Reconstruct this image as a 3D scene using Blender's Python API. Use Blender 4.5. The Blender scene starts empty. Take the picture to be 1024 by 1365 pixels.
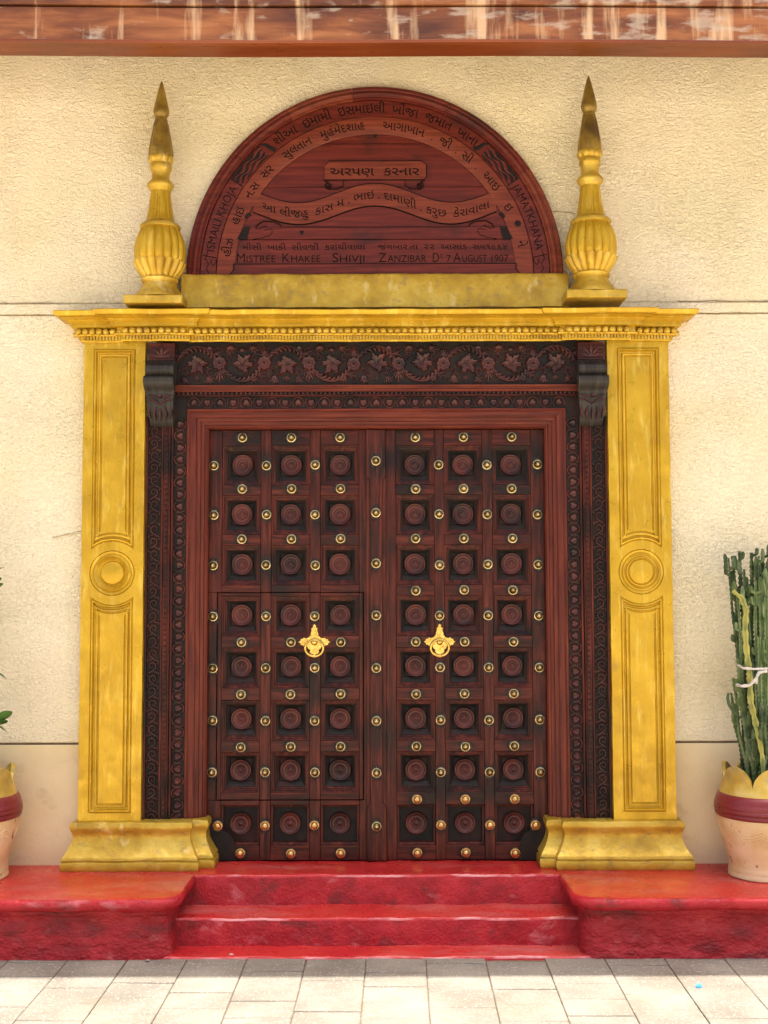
import bpy, math, random
from mathutils import Vector, noise
from mathutils.geometry import tessellate_polygon
random.seed(7)
R = math.radians
scn = bpy.context.scene
col = scn.collection

# ------------------------------------------------------------------ camera
F = 1520.0                                  # focal length in photograph pixels (1365 high)
PITCH = math.atan(93 / F)
CAM = (0.0, -6.5, 1.96)
cd = bpy.data.cameras.new('camera'); cam = bpy.data.objects.new('camera', cd); col.objects.link(cam)
cam.location = CAM
cam.rotation_mode = 'XYZ'
cam.rotation_euler = (R(90) + PITCH, R(0.15), 0)
cd.sensor_fit = 'VERTICAL'; cd.sensor_height = 36; cd.sensor_width = 27; cd.lens = F / 1365 * 36
cd.clip_start = 0.05; cd.clip_end = 2000
scn.camera = cam

# ------------------------------------------------------------------ light
SUN_EL, SUN_AZ = 84.0, 90.0
w = bpy.data.worlds.new('World'); scn.world = w; w.use_nodes = True
nt = w.node_tree; nt.nodes.clear()
sky = nt.nodes.new('ShaderNodeTexSky'); sky.sky_type = 'NISHITA'; sky.sun_disc = False
sky.sun_elevation = R(SUN_EL); sky.sun_rotation = R(SUN_AZ)
sky.air_density = 0.6; sky.dust_density = 8.0; sky.ozone_density = 0.3
bg = nt.nodes.new('ShaderNodeBackground'); bg.inputs[1].default_value = 0.15
wo = nt.nodes.new('ShaderNodeOutputWorld')
nt.links.new(sky.outputs[0], bg.inputs[0]); nt.links.new(bg.outputs[0], wo.inputs[0])
sd = bpy.data.lights.new('sun', 'SUN'); sun = bpy.data.objects.new('sun', sd); col.objects.link(sun)
sd.energy = 4.2; sd.angle = R(0.5); sd.color = (1.0, 0.95, 0.86)
sun.location = (3, -3, 12)
_el, _az = R(SUN_EL), R(SUN_AZ)
_dir = Vector((math.sin(_az) * math.cos(_el), math.cos(_az) * math.cos(_el), math.sin(_el)))   # towards the sun
sun.rotation_euler = _dir.to_track_quat('Z', 'Y').to_euler()
scn.view_settings.view_transform = 'Standard'; scn.view_settings.look = 'None'
scn.view_settings.gamma = 1.0; scn.view_settings.use_curve_mapping = False
scn.view_settings.exposure = 1.48
scn.cycles.max_bounces = 8; scn.cycles.diffuse_bounces = 5

# ------------------------------------------------------------------ survey: a measured point of the photograph on the plane Y
def P(px, py, Y=0.0):
    u = (px - 512) / F; v = (682.5 - py) / F
    c, s = math.cos(PITCH), math.sin(PITCH)
    t = (Y - CAM[1]) / (c - v * s)
    return (CAM[0] + u * t, CAM[2] + (s + v * c) * t)
def PX(px, py, Y=0.0): return P(px, py, Y)[0]
def PZ(py, Y=0.0): return P(512, py, Y)[1]

# ------------------------------------------------------------------ materials
def mk(name, cols, nscale=3.0, rough=0.6, metal=0.0, stretch=(1, 1, 1), bump=None, bump2=None, coat=0.0,
       dirt=None, dirt2=None, xgrad=0.0, bvar=None, spec=0.5, rough_var=0.1, detail=6.0, wob=0.0):
    """cols: colour stops along a noise; dirt: (colour, scale, low, high, stretch)"""
    m = bpy.data.materials.new(name); m.use_nodes = True
    nt = m.node_tree; N = nt.nodes; L = nt.links
    b = N['Principled BSDF']
    g = N.new('ShaderNodeNewGeometry')
    def coords(st):
        mp = N.new('ShaderNodeMapping'); mp.inputs['Scale'].default_value = st
        L.new(g.outputs['Position'], mp.inputs[0]); return mp.outputs[0]
    def nz(scale, st=(1, 1, 1), det=detail, dist=0.0, rgh=0.55):
        n = N.new('ShaderNodeTexNoise'); n.inputs['Scale'].default_value = scale
        n.inputs['Detail'].default_value = det; n.inputs['Distortion'].default_value = dist
        n.inputs['Roughness'].default_value = rgh
        L.new(coords(st), n.inputs['Vector']); return n.outputs[0]
    base = nz(nscale, stretch, dist=wob)
    r = N.new('ShaderNodeValToRGB'); L.new(base, r.inputs[0])
    el = r.color_ramp.elements
    n = len(cols)
    for i, c in enumerate(cols):
        p = 0.32 + 0.36 * i / max(1, n - 1)
        e = el[i] if i < 2 else el.new(p)
        e.position = p; e.color = (*c, 1)
    out = r.outputs[0]
    for d in (dirt, dirt2):
        if not d: continue
        dn = nz(d[1], d[4] if len(d) > 4 else (1, 1, 1), det=8)
        mr = N.new('ShaderNodeMapRange'); mr.inputs[1].default_value = d[2]; mr.inputs[2].default_value = d[3]
        mr.inputs[4].default_value = d[5] if len(d) > 5 else 1.0
        if xgrad:
            sp = N.new('ShaderNodeSeparateXYZ'); L.new(g.outputs['Position'], sp.inputs[0])
            cl = N.new('ShaderNodeClamp'); cl.inputs[1].default_value = -2.2; cl.inputs[2].default_value = 2.2; L.new(sp.outputs[0], cl.inputs[0])
            ma = N.new('ShaderNodeMath'); ma.operation = 'MULTIPLY_ADD'; L.new(cl.outputs[0], ma.inputs[0]); ma.inputs[1].default_value = xgrad; L.new(dn, ma.inputs[2]); dn = ma.outputs[0]
        L.new(dn, mr.inputs[0])
        mx = N.new('ShaderNodeMix'); mx.data_type = 'RGBA'
        L.new(mr.outputs[0], mx.inputs[0]); L.new(out, mx.inputs[6]); mx.inputs[7].default_value = (*d[0], 1)
        out = mx.outputs[2]
    L.new(out, b.inputs['Base Color'])
    b.inputs['Metallic'].default_value = metal
    b.inputs['Specular IOR Level'].default_value = spec
    if spec == .5 and metal == 0: b.inputs['Specular IOR Level'].default_value = .4
    b.inputs['Coat Weight'].default_value = coat; b.inputs['Coat Roughness'].default_value = 0.25
    rn = nz(nscale * 2.3 + 3, stretch)
    mr = N.new('ShaderNodeMapRange'); mr.inputs[1].default_value = .3; mr.inputs[2].default_value = .7
    mr.inputs[3].default_value = max(.03, rough - rough_var); mr.inputs[4].default_value = min(1, rough + rough_var)
    L.new(rn, mr.inputs[0]); L.new(mr.outputs[0], b.inputs['Roughness'])
    prev = None
    for bp in (bump, bump2):
        if not bp: continue
        bn = N.new('ShaderNodeBump'); bn.inputs['Strength'].default_value = bp[1]; bn.inputs['Distance'].default_value = bp[2]
        L.new(nz(bp[0], bp[3] if len(bp) > 3 else (1, 1, 1), det=bp[4] if len(bp) > 4 else 3.0, dist=bp[5] if len(bp) > 5 else 0), bn.inputs['Height'])
        if bvar:
            bm_ = N.new('ShaderNodeMapRange'); bm_.inputs[1].default_value = .35; bm_.inputs[2].default_value = .62
            bm_.inputs[3].default_value = bp[1] * bvar[1]; bm_.inputs[4].default_value = bp[1] * bvar[2]
            L.new(nz(bvar[0]), bm_.inputs[0]); L.new(bm_.outputs[0], bn.inputs['Strength'])
        if prev: L.new(prev, bn.inputs['Normal'])
        prev = bn.outputs[0]
    if prev: L.new(prev, b.inputs['Normal'])
    return m

M = {}
M['stucco'] = mk('stucco', [(.80, .69, .42), (.84, .75, .50), (.88, .81, .58)], 1.1, .9, bump=(46, 1.0, .024, (1, 1, 1.4), 3.0, 1.0), bump2=(110, .8, .006), bvar=(1.3, .7, 1.0),
                 dirt=((.30, .21, .10), 60, .70, .76, (1, 1, 1), .6), dirt2=((.92, .82, .64), .8, .45, .62, (1, 1, 1), .6), spec=.2)
M['plaster'] = mk('plaster', [(.66, .52, .27), (.73, .60, .35), (.78, .67, .43)], 1.6, .8, bump=(9, .3, .01), bump2=(60, .3, .002),
                  dirt=((.42, .27, .12), 5, .58, .74, (1, 1, 1.6), .5), spec=.3)
M['joint'] = mk('joint', [(.10, .07, .04), (.18, .13, .08)], 30, .9)
gold_c = [(.45, .265, .010), (.52, .315, .012), (.60, .38, .020)]
M['gold'] = mk('gold', gold_c, 5, .38, .42, bump=(30, .5, .004, (2.2, 2.2, .35)), bump2=(110, .4, .0018, (1, 1, .4)),
               dirt=((.26, .16, .05), 17, .60, .74, (1, 1, .5), .3), dirt2=((.78, .60, .12), 16, .54, .72, (1.6, 1, .3), .5), rough_var=.15)
M['gold_worn'] = mk('gold_worn', [(.38, .23, .020), (.53, .34, .030), (.64, .45, .07)], 7, .42, .4, bump=(22, .5, .008), bump2=(120, .35, .002),
                    dirt=((.26, .18, .08), 22, .57, .68, (1, 1, 1.5), .5), dirt2=((.76, .62, .24), 14, .60, .70, (1, 1, .5), .6), rough_var=.15)
def wood(name, cols, vertical, **k):
    k.setdefault('spec', .22)
    st = (22, 22, 1.3) if vertical else (1.3, 22, 22)
    return mk(name, cols, 2.2, k.pop('rough', .42), stretch=st, bump=(4, .35, .002, st), wob=.5, **k)
redc = [(.020, .0045, .003), (.060, .0110, .0065), (.125, .024, .012)]
DARK = (.007, .006, .005)
M['wood_v'] = wood('red_wood_vertical', redc, True, dirt=(DARK, 3.2, .47, .64, (1, 1, 1), .85), dirt2=((.17, .036, .02), 2.0, .56, .7, (12, 12, 1), .6))
M['wood_h'] = wood('red_wood_level', redc, False, dirt=(DARK, 3.4, .47, .64, (1, 1, 1), .85), dirt2=((.17, .036, .02), 2.0, .56, .7, (1, 12, 12), .6))
frc = [(.066, .012, .007), (.115, .021, .011), (.17, .035, .016)]
M['frame_v'] = wood('bright_red_wood_vertical', frc, True, dirt=((.07, .016, .012), 2.0, .52, .72, (1, 1, .5), .7))
M['frame_h'] = wood('bright_red_wood_level', frc, False, dirt=((.07, .016, .012), 2.0, .52, .72, (.5, 1, 1), .7))
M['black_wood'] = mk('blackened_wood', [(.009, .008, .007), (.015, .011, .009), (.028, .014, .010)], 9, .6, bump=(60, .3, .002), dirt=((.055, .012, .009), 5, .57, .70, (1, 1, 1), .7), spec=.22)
M['dusty'] = mk('dusty_black_wood', [(.013, .011, .009), (.024, .020, .016), (.046, .038, .030)], 5, .55, stretch=(16, 1, 1), bump=(5, .5, .004, (26, 1, 1)), dirt=((.012, .011, .010), 6, .55, .7, (1, 1, 1), .7), spec=.35)
M['relief'] = mk('carved_wood_relief', [(.038, .010, .008), (.062, .015, .010), (.092, .021, .013)], 9, .42, bump=(70, .4, .002), dirt=(DARK, 7, .52, .64, (1, 1, 1), .7))
M['boss'] = mk('turned_wood', [(.028, .007, .005), (.066, .012, .008), (.110, .021, .012)], 6, .38, bump=(60, .25, .0015), dirt=(DARK, 9, .56, .72, (1, 1, 1), .6))
plc = [(.070, .012, .009), (.105, .017, .011), (.15, .026, .015)]
M['plaque'] = wood('plaque_wood', plc, False, rough=.38, dirt=((.03, .012, .011), 4, .56, .72, (1, 1, 1), .75))
M['plaque_light'] = wood('plaque_wood_light', [(.10, .020, .011), (.15, .031, .015), (.20, .045, .020)], False, rough=.4, dirt=((.06, .02, .015), 6, .58, .75, (1, 1, 1), .6))
M['ink'] = mk('black_engraving', [(.006, .004, .003), (.014, .007, .005)], 30, .8, spec=.1)
M['groove'] = mk('dark_groove', [(.008, .006, .006), (.016, .009, .008)], 30, .7, spec=.2)
M['dome'] = mk('dark_brass', [(.10, .065, .022), (.20, .13, .045), (.34, .23, .09)], 25, .28, .9, rough_var=.1)
M['brass'] = mk('tarnished_brass', [(.42, .32, .14), (.62, .50, .24), (.78, .66, .38)], 25, .3, .9, rough_var=.12, bump=(200, .2, .0008))
M['brass_bright'] = mk('polished_brass', [(.46, .29, .06), (.66, .45, .11), (.80, .60, .20)], 45, .25, .95, rough_var=.08)
M['brass_bright2'] = mk('cleaned_brass', [(.62, .38, .13), (.80, .53, .22)], 25, .3, .9, rough_var=.08)
M['red'] = mk('red_step_paint', [(.26, .005, .010), (.37, .009, .016), (.46, .020, .026)], 5, .50, bump=(24, .7, .012), bump2=(80, .8, .005),
              dirt=((.12, .012, .012), 7, .54, .68, (1, 1, 1), .7), dirt2=((.58, .16, .17), 9, .60, .70, (.6, 1, 1), .55), rough_var=.14)
M['red_edge'] = mk('worn_red_edge', [(.42, .014, .020), (.52, .03, .038)], 6, .42, bump=(40, .6, .006), dirt=((.68, .30, .30), 12, .46, .60, (.35, 1, 1), .85))
M['red_rough'] = mk('red_wall_paint', [(.27, .010, .014), (.38, .014, .020), (.46, .028, .032)], 5, .58, bump=(12, .9, .03, (1, 1, 1.5)), bump2=(45, .8, .010, (1, 1, 1.6)),
                    dirt=((.08, .016, .014), 4, .50, .66, (.7, 1, 1.6), .75), dirt2=((.50, .10, .09), 9, .60, .70, (1, 1, 1), .5), rough_var=.14)
M['red_flat'] = mk('red_tread_paint', [(.38, .014, .018), (.45, .026, .022), (.50, .045, .032)], 3, .30, bump=(10, .25, .01), bump2=(90, .25, .002),
                   dirt=((.46, .10, .08), 4, .55, .7, (.5, 1, 1), .6), dirt2=((.42, .17, .16), 3, .52, .74, (.5, 1.6, 1), .55), rough_var=.1)
M['paver'] = mk('paver', [(.145, .128, .104), (.185, .167, .137), (.23, .21, .172)], 3, .85, bump=(50, .5, .006), bump2=(160, .5, .002),
                dirt=((.42, .37, .30), 80, .57, .64, (1, 1, 1), .55), dirt2=((.19, .15, .10), 2, .56, .72, (1, 1, 1), .4), spec=.3)
M['street'] = mk('street', [(.36, .32, .25), (.44, .39, .31)], .6, .9, bump=(12, .4, .01))
M['canopy'] = mk('varnished_plank', [(.07, .020, .008), (.17, .052, .015), (.32, .12, .038)], 1.6, .45, stretch=(1.4, 1, 7), bump=(4, .4, .004, (1, 8, 30)),
                 dirt=((.66, .46, .27), 2.3, .55, .68, (5.5, 1, .6), .7), dirt2=((.46, .38, .29), 6.5, .56, .66, (.9, 1, 2.6), .55), wob=.4, detail=10, xgrad=.030, spec=.35)
M['canopy_red'] = mk('varnished_beam', [(.10, .024, .006), (.17, .038, .009), (.23, .060, .016)], 1.2, .35, stretch=(.8, 6, 6), bump=(4, .3, .002, (1, 12, 12)))
M['ceiling'] = mk('ceiling_board', [(.50, .38, .24), (.60, .48, .32)], 3, .8)
M['terracotta'] = mk('terracotta', [(.56, .36, .16), (.66, .46, .22), (.72, .54, .30)], 6, .7, bump=(30, .35, .004),
                     dirt=((.26, .10, .05), 16, .635, .65, (1, 1, 1), .9), dirt2=((.78, .62, .42), 5, .55, .7, (1, 1, 1), .5))
M['maroon'] = mk('maroon_glaze', [(.16, .018, .020), (.22, .028, .028)], 9, .35, bump=(60, .3, .002))
M['pot_gold'] = mk('pot_gold', [(.42, .27, .04), (.56, .38, .06), (.66, .50, .16)], 8, .45, .3, bump=(50, .3, .002), dirt=((.28, .24, .13), 7, .52, .68, (1, 1, 1), .7))
M['aged_gold'] = mk('aged_gold', [(.16, .095, .02), (.28, .18, .03), (.44, .29, .05)], 8, .42, .45, bump=(60, .4, .003), dirt=((.08, .055, .03), 9, .52, .66, (1, 1, 1), .7))
M['soil'] = mk('soil', [(.03, .02, .012), (.06, .04, .025)], 20, .95, bump=(40, 1, .01))
M['euphorbia'] = mk('euphorbia', [(.016, .034, .012), (.050, .085, .028), (.11, .155, .055)], 20, .6, bump=(60, .4, .002), dirt=((.16, .17, .09), 22, .55, .64, (1, 1, .5), .7))
M['euphorbia_pale'] = mk('euphorbia_pale', [(.08, .13, .04), (.14, .20, .07), (.21, .25, .11)], 14, .6, bump=(60, .4, .002), dirt=((.04, .07, .03), 22, .55, .64, (1, 1, .5), .6))
M['euphorbia_yellow'] = mk('euphorbia_yellow', [(.30, .29, .06), (.44, .42, .10)], 14, .6, bump=(60, .5, .003), dirt=((.10, .15, .05), 14, .50, .60, (1, 1, .6), .75))
M['leaf'] = mk('leaf', [(.035, .09, .015), (.06, .14, .025), (.10, .20, .04)], 12, .45)
M['stem'] = mk('stem', [(.12, .10, .05), (.18, .16, .08)], 12, .7)
M['cloth'] = mk('cloth', [(.50, .46, .40), (.62, .58, .52)], 30, .9)
M['blue'] = mk('blue_plastic', [(.05, .25, .55), (.10, .38, .70)], 30, .4)
M['stone'] = mk('stone', [(.35, .20, .15), (.5, .35, .3)], 30, .8)

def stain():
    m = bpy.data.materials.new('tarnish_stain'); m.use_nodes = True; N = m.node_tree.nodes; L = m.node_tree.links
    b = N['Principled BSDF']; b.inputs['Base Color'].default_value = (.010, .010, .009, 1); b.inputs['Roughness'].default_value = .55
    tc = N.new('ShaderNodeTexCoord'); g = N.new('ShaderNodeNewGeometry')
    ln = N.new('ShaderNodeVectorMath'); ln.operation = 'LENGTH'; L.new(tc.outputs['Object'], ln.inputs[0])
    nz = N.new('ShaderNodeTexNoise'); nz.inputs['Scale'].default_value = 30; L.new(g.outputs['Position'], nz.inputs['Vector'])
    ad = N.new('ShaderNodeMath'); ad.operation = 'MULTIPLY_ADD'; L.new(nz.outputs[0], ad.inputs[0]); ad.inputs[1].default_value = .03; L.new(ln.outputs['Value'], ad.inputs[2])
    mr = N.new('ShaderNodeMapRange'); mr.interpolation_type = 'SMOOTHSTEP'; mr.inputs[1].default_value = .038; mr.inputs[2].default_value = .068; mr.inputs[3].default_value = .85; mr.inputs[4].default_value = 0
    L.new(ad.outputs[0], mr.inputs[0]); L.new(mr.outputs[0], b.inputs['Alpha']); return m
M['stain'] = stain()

# ------------------------------------------------------------------ mesh building
class MB:
    def __init__(s): s.v = []; s.f = []; s.m = []
    def add(s, vs, fs, mi=0):
        o = len(s.v); s.v += [tuple(p) for p in vs]
        for f in fs: s.f.append([i + o for i in f]); s.m.append(mi)
    def box(s, x0, x1, y0, y1, z0, z1, b=0.0, mi=0):
        if b <= 0:
            s.add([(x0, y0, z0), (x1, y0, z0), (x1, y1, z0), (x0, y1, z0), (x0, y0, z1), (x1, y0, z1), (x1, y1, z1), (x0, y1, z1)],
                  [(0, 3, 2, 1), (4, 5, 6, 7), (0, 1, 5, 4), (1, 2, 6, 5), (2, 3, 7, 6), (3, 0, 4, 7)], mi); return
        # front edges (y0 side) chamfered
        s.add([(x0, y1, z0), (x1, y1, z0), (x1, y1, z1), (x0, y1, z1), (x0, y0 + b, z0), (x1, y0 + b, z0), (x1, y0 + b, z1), (x0, y0 + b, z1),
               (x0 + b, y0, z0 + b), (x1 - b, y0, z0 + b), (x1 - b, y0, z1 - b), (x0 + b, y0, z1 - b)],
              [(0, 3, 2, 1), (0, 1, 5, 4), (1, 2, 6, 5), (2, 3, 7, 6), (3, 0, 4, 7), (4, 5, 9, 8), (5, 6, 10, 9), (6, 7, 11, 10), (7, 4, 8, 11), (8, 9, 10, 11)], mi)
    def grid(s, rows, closed=False, mi=0):
        """rows: list of equally long point lists"""
        o = len(s.v); n = len(rows[0])
        for r_ in rows: s.v += [tuple(p) for p in r_]
        for i in range(len(rows) - 1):
            for j in range(n if closed else n - 1):
                k = (j + 1) % n
                s.f.append([o + i * n + j, o + i * n + k, o + (i + 1) * n + k, o + (i + 1) * n + j]); s.m.append(mi)
    def wobble(s, amp, sc, seed=0, fix=None):
        for i, p in enumerate(s.v):
            if fix and fix(p): continue
            n = noise.noise_vector(Vector(p) * sc + Vector((seed, seed * 2.1, 0)))
            s.v[i] = (p[0] + n[0] * amp, p[1] + n[1] * amp, p[2] + n[2] * amp)
    def mesh(s, name, mats, origin=(0, 0, 0), smooth=None):
        me = bpy.data.meshes.new(name)
        ox, oy, oz = origin
        me.from_pydata([(x - ox, y - oy, z - oz) for x, y, z in s.v], [], s.f)
        for m in (mats if isinstance(mats, (list, tuple)) else [mats]): me.materials.append(m)
        if any(s.m): me.polygons.foreach_set('material_index', s.m)
        if smooth:
            me.polygons.foreach_set('use_smooth', [True] * len(me.polygons)); me.set_sharp_from_angle(angle=R(smooth))
        me.update(); return me
WO = {}                                       # world origin of every object
def place(name, me, parent, org, rot=None, scale=None):
    o = bpy.data.objects.new(name, me); col.objects.link(o)
    WO[o.name] = org
    if parent:
        p = WO[parent.name]; o.parent = parent; o.location = tuple(a - b for a, b in zip(org, p))
    else: o.location = org
    if rot: o.rotation_euler = rot
    if scale: o.scale = scale
    return o
def build(mb, name, mats, parent=None, smooth=None, origin=None, stuff=False):
    xs, ys, zs = zip(*mb.v)
    org = origin or ((min(xs) + max(xs)) / 2, (min(ys) + max(ys)) / 2, min(zs))
    o = place(name, mb.mesh(name, mats, org, smooth), parent, org)
    if stuff: o['kind'] = 'stuff'
    return o
def thing(name, label, cat, loc, group=None):
    o = bpy.data.objects.new(name, None); col.objects.link(o); o.location = loc; o.empty_display_size = .1
    WO[o.name] = loc; o['label'] = label; o['category'] = cat
    if group: o['group'] = group
    return o
def tag(o, label, cat, group=None):
    o['label'] = label; o['category'] = cat
    if group: o['group'] = group
    return o
def copy_tree(o, parent=None):
    c = o.copy(); col.objects.link(c); c.parent = parent
    for ch in list(o.children): copy_tree(ch, c)
    return c

def offset_poly(pts, d):
    """inset a counter-clockwise (x, z) polygon by d"""
    out = []; n = len(pts)
    for i in range(n):
        a, b, c = pts[i - 1], pts[i], pts[(i + 1) % n]
        e1 = Vector((b[0] - a[0], b[1] - a[1])).normalized(); e2 = Vector((c[0] - b[0], c[1] - b[1])).normalized()
        n1 = Vector((-e1[1], e1[0])); n2 = Vector((-e2[1], e2[0]))
        m = (n1 + n2) / max(.25, 1 + n1.dot(n2))
        out.append((b[0] + m[0] * d, b[1] + m[1] * d))
    return out
def frame_sweep(mb, outline, prof, y0, fill=True, mi=0, fill_mi=None):
    rows = [[(x, y0 + dy, z) for x, z in offset_poly(outline, d)] for d, dy in prof]
    mb.grid(rows, closed=True, mi=mi)
    if fill:
        n = len(outline); o = len(mb.v) - n
        ring = [Vector((mb.v[o + i][0], mb.v[o + i][2], 0)) for i in range(n)]
        for t in tessellate_polygon([ring]): mb.f.append([o + i for i in t]); mb.m.append(mi if fill_mi is None else fill_mi)
def plate_holes(mb, outer, holes, y, mi=0):
    loops = [[Vector((x, z, 0)) for x, z in l] for l in [outer] + holes]
    flat = [p for l in loops for p in l]
    o = len(mb.v); mb.v += [(p[0], y, p[1]) for p in flat]
    for t in tessellate_polygon(loops): mb.f.append([o + i for i in t]); mb.m.append(mi)
def prism(mb, outline, y0, y1, b=0.0, mi=0):
    """solid plate from y1 (back) to y0 (front), chamfer b"""
    pr = [(0, y1 - y0), (0, b), (b, 0)] if b else [(0, y1 - y0), (0, 0)]
    frame_sweep(mb, outline, pr, y0, mi=mi)
def plan_sweep(mb, path, prof, step=None, mi=0):
    if step:
        q = []
        for a, b in zip(path, path[1:]):
            d = math.hypot(b[0] - a[0], b[1] - a[1]); k = max(1, int(d / step))
            q += [((a[0] + (b[0] - a[0]) * i / k), (a[1] + (b[1] - a[1]) * i / k)) for i in range(k)]
        path = q + [path[-1]]
    nr = []
    for a, b in zip(path, path[1:]):
        d = Vector((b[0] - a[0], b[1] - a[1])).normalized(); nr.append(Vector((d[1], -d[0])))
    mit = []
    for i in range(len(path)):
        n1 = nr[max(0, i - 1)]; n2 = nr[min(len(nr) - 1, i)]
        mit.append((n1 + n2) / max(.3, 1 + n1.dot(n2)))
    rows = [[(path[i][0] + mit[i][0] * o, path[i][1] + mit[i][1] * o, z) for i in range(len(path))] for o, z in prof]
    mb.grid(rows, mi=mi); return path
def lathe(mb, c, prof, n=32, axis='Z', mod=None, mi=0, cap=True):
    rows = []
    for k, (r_, h) in enumerate(prof):
        row = []
        for j in range(n):
            a = 2 * math.pi * j / n; rr = r_ * (mod(a, k, h) if mod else 1)
            if axis == 'Z': row.append((c[0] + rr * math.cos(a), c[1] + rr * math.sin(a), c[2] + h))
            else: row.append((c[0] + rr * math.cos(a), c[1] + h, c[2] + rr * math.sin(a)))
        rows.append(row)
    mb.grid(rows, closed=True, mi=mi)
def relief(mb, pts, wd, y0, h, mi=0):
    """a raised band with bevelled sides along pts (x, z); wd: half width or list"""
    n = len(pts); rows = []
    for i, p in enumerate(pts):
        a = pts[max(0, i - 1)]; b = pts[min(n - 1, i + 1)]
        t = Vector((b[0] - a[0], b[1] - a[1])); t = t.normalized() if t.length > 0 else Vector((1, 0))
        q = (-t[1], t[0]); w_ = wd[i] if isinstance(wd, (list, tuple)) else wd
        hh = h * min(1, w_ / (max(wd) if isinstance(wd, (list, tuple)) else wd) + .25)
        rows.append([(p[0] - q[0] * w_, y0, p[1] - q[1] * w_), (p[0] - q[0] * w_ * .45, y0 - hh, p[1] - q[1] * w_ * .45),
                     (p[0] + q[0] * w_ * .45, y0 - hh, p[1] + q[1] * w_ * .45), (p[0] + q[0] * w_, y0, p[1] + q[1] * w_)])
    mb.grid(rows, mi=mi)
    o = len(mb.v) - 4 * n
    mb.f.append([o, o + 1, o + 2, o + 3]); mb.m.append(mi)
    o = len(mb.v) - 4; mb.f.append([o, o + 1, o + 2, o + 3]); mb.m.append(mi)
def star(mb, cx, cz, rf, n, y0, h, rot=0.0, mid=.72, dip=.5, sx=1.0, mi=0):
    a = [rot + 2 * math.pi * i / n for i in range(n)]
    def pt(k, s, y): 
        r_ = rf(a[k] - rot) * s; return (cx + r_ * math.cos(a[k]) * sx, y, cz + r_ * math.sin(a[k]))
    vs = [pt(i, 1, y0) for i in range(n)] + [pt(i, mid, y0 - h) for i in range(n)] + [(cx, y0 - h * dip, cz)]
    fs = [(i, (i + 1) % n, n + (i + 1) % n, n + i) for i in range(n)] + [(n + i, n + (i + 1) % n, 2 * n) for i in range(n)]
    mb.add(vs, fs, mi)
def tube(mb, pts, rad, n=8, mod=None, mi=0, capped=True):
    rows = []; up = Vector((0, -1, 0.01))
    for i, p in enumerate(pts):
        a = Vector(pts[max(0, i - 1)]); b = Vector(pts[min(len(pts) - 1, i + 1)]); t = (b - a).normalized()
        s = t.cross(up)
        if s.length < .05: s = t.cross(Vector((1, 0, 0)))
        s.normalize(); u = s.cross(t).normalized(); up = u
        r_ = rad[i] if isinstance(rad, (list, tuple)) else rad
        rows.append([Vector(p) + (s * math.cos(2 * math.pi * j / n) + u * math.sin(2 * math.pi * j / n)) * r_ * (mod(j, i) if mod else 1) for j in range(n)])
    mb.grid(rows, closed=True, mi=mi)
    if capped:
        o = len(mb.v) - n * len(pts)
        mb.f.append(list(range(o, o + n))); mb.m.append(mi)
        mb.f.append(list(range(len(mb.v) - n, len(mb.v)))); mb.m.append(mi)
def arcpts(cx, cz, r_, a0, a1, n): return [(cx + r_ * math.cos(R(a0 + (a1 - a0) * i / n)), cz + r_ * math.sin(R(a0 + (a1 - a0) * i / n))) for i in range(n + 1)]

C = -0.041                                    # the door's axis
G = 0.062                                     # pavement level
ZP = 0.378                                    # top of the red platform
YD = 0.08                                     # front plane of the door leaves

# ================================================================== GROUND
g_ = MB(); g_.box(-60, 60, -80, 0.3, -.4, G - .006); g = build(g_, 'street_ground', M['street']); g['kind'] = 'structure'
b_ = MB(); b_.box(-3.6, 3.6, -2.3, 0.2, -.2, G)
pave = build(b_, 'pavement', M['joint'], origin=(0, 0, 0)); pave['kind'] = 'structure'
pm = []
for k in range(6):
    q = MB(); a, bb = .1472, .0957
    q.add([(-a, -bb, 0), (a, -bb, 0), (a, bb, 0), (-a, bb, 0), (-a, -bb, .018), (a, -bb, .018), (a, bb, .018), (-a, bb, .018),
           (-a + .004, -bb + .004, .021), (a - .004, -bb + .004, .021), (a - .004, bb - .004, .021), (-a + .004, bb - .004, .021)],
          [(0, 1, 5, 4), (1, 2, 6, 5), (2, 3, 7, 6), (3, 0, 4, 7), (4, 5, 9, 8), (5, 6, 10, 9), (6, 7, 11, 10), (7, 4, 8, 11), (8, 9, 10, 11)])
    q.wobble(.0022, 9, k * 3.3)
    pm.append(q.mesh('paver', M['paver']))
pang = R(-.8)
for i in range(-9, 10):
    off = [.05, .13, .0, .16, .09, .02, .12][i % 7]
    for j in range(9):
        x = -.155 + i * .299 - .02; y = -.615 - off - j * .1965
        if y > -.56 or y < -2.25 or abs(x) > 2.6: continue
        X = x * math.cos(pang) - y * math.sin(pang) - .06; Y = x * math.sin(pang) + y * math.cos(pang)
        place('paver', random.choice(pm), pave, (X, Y, G - .012 + random.uniform(-.002, .0015)), rot=(random.uniform(-.004, .004), random.uniform(-.004, .004), pang + random.uniform(-.006, .006)))

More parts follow.
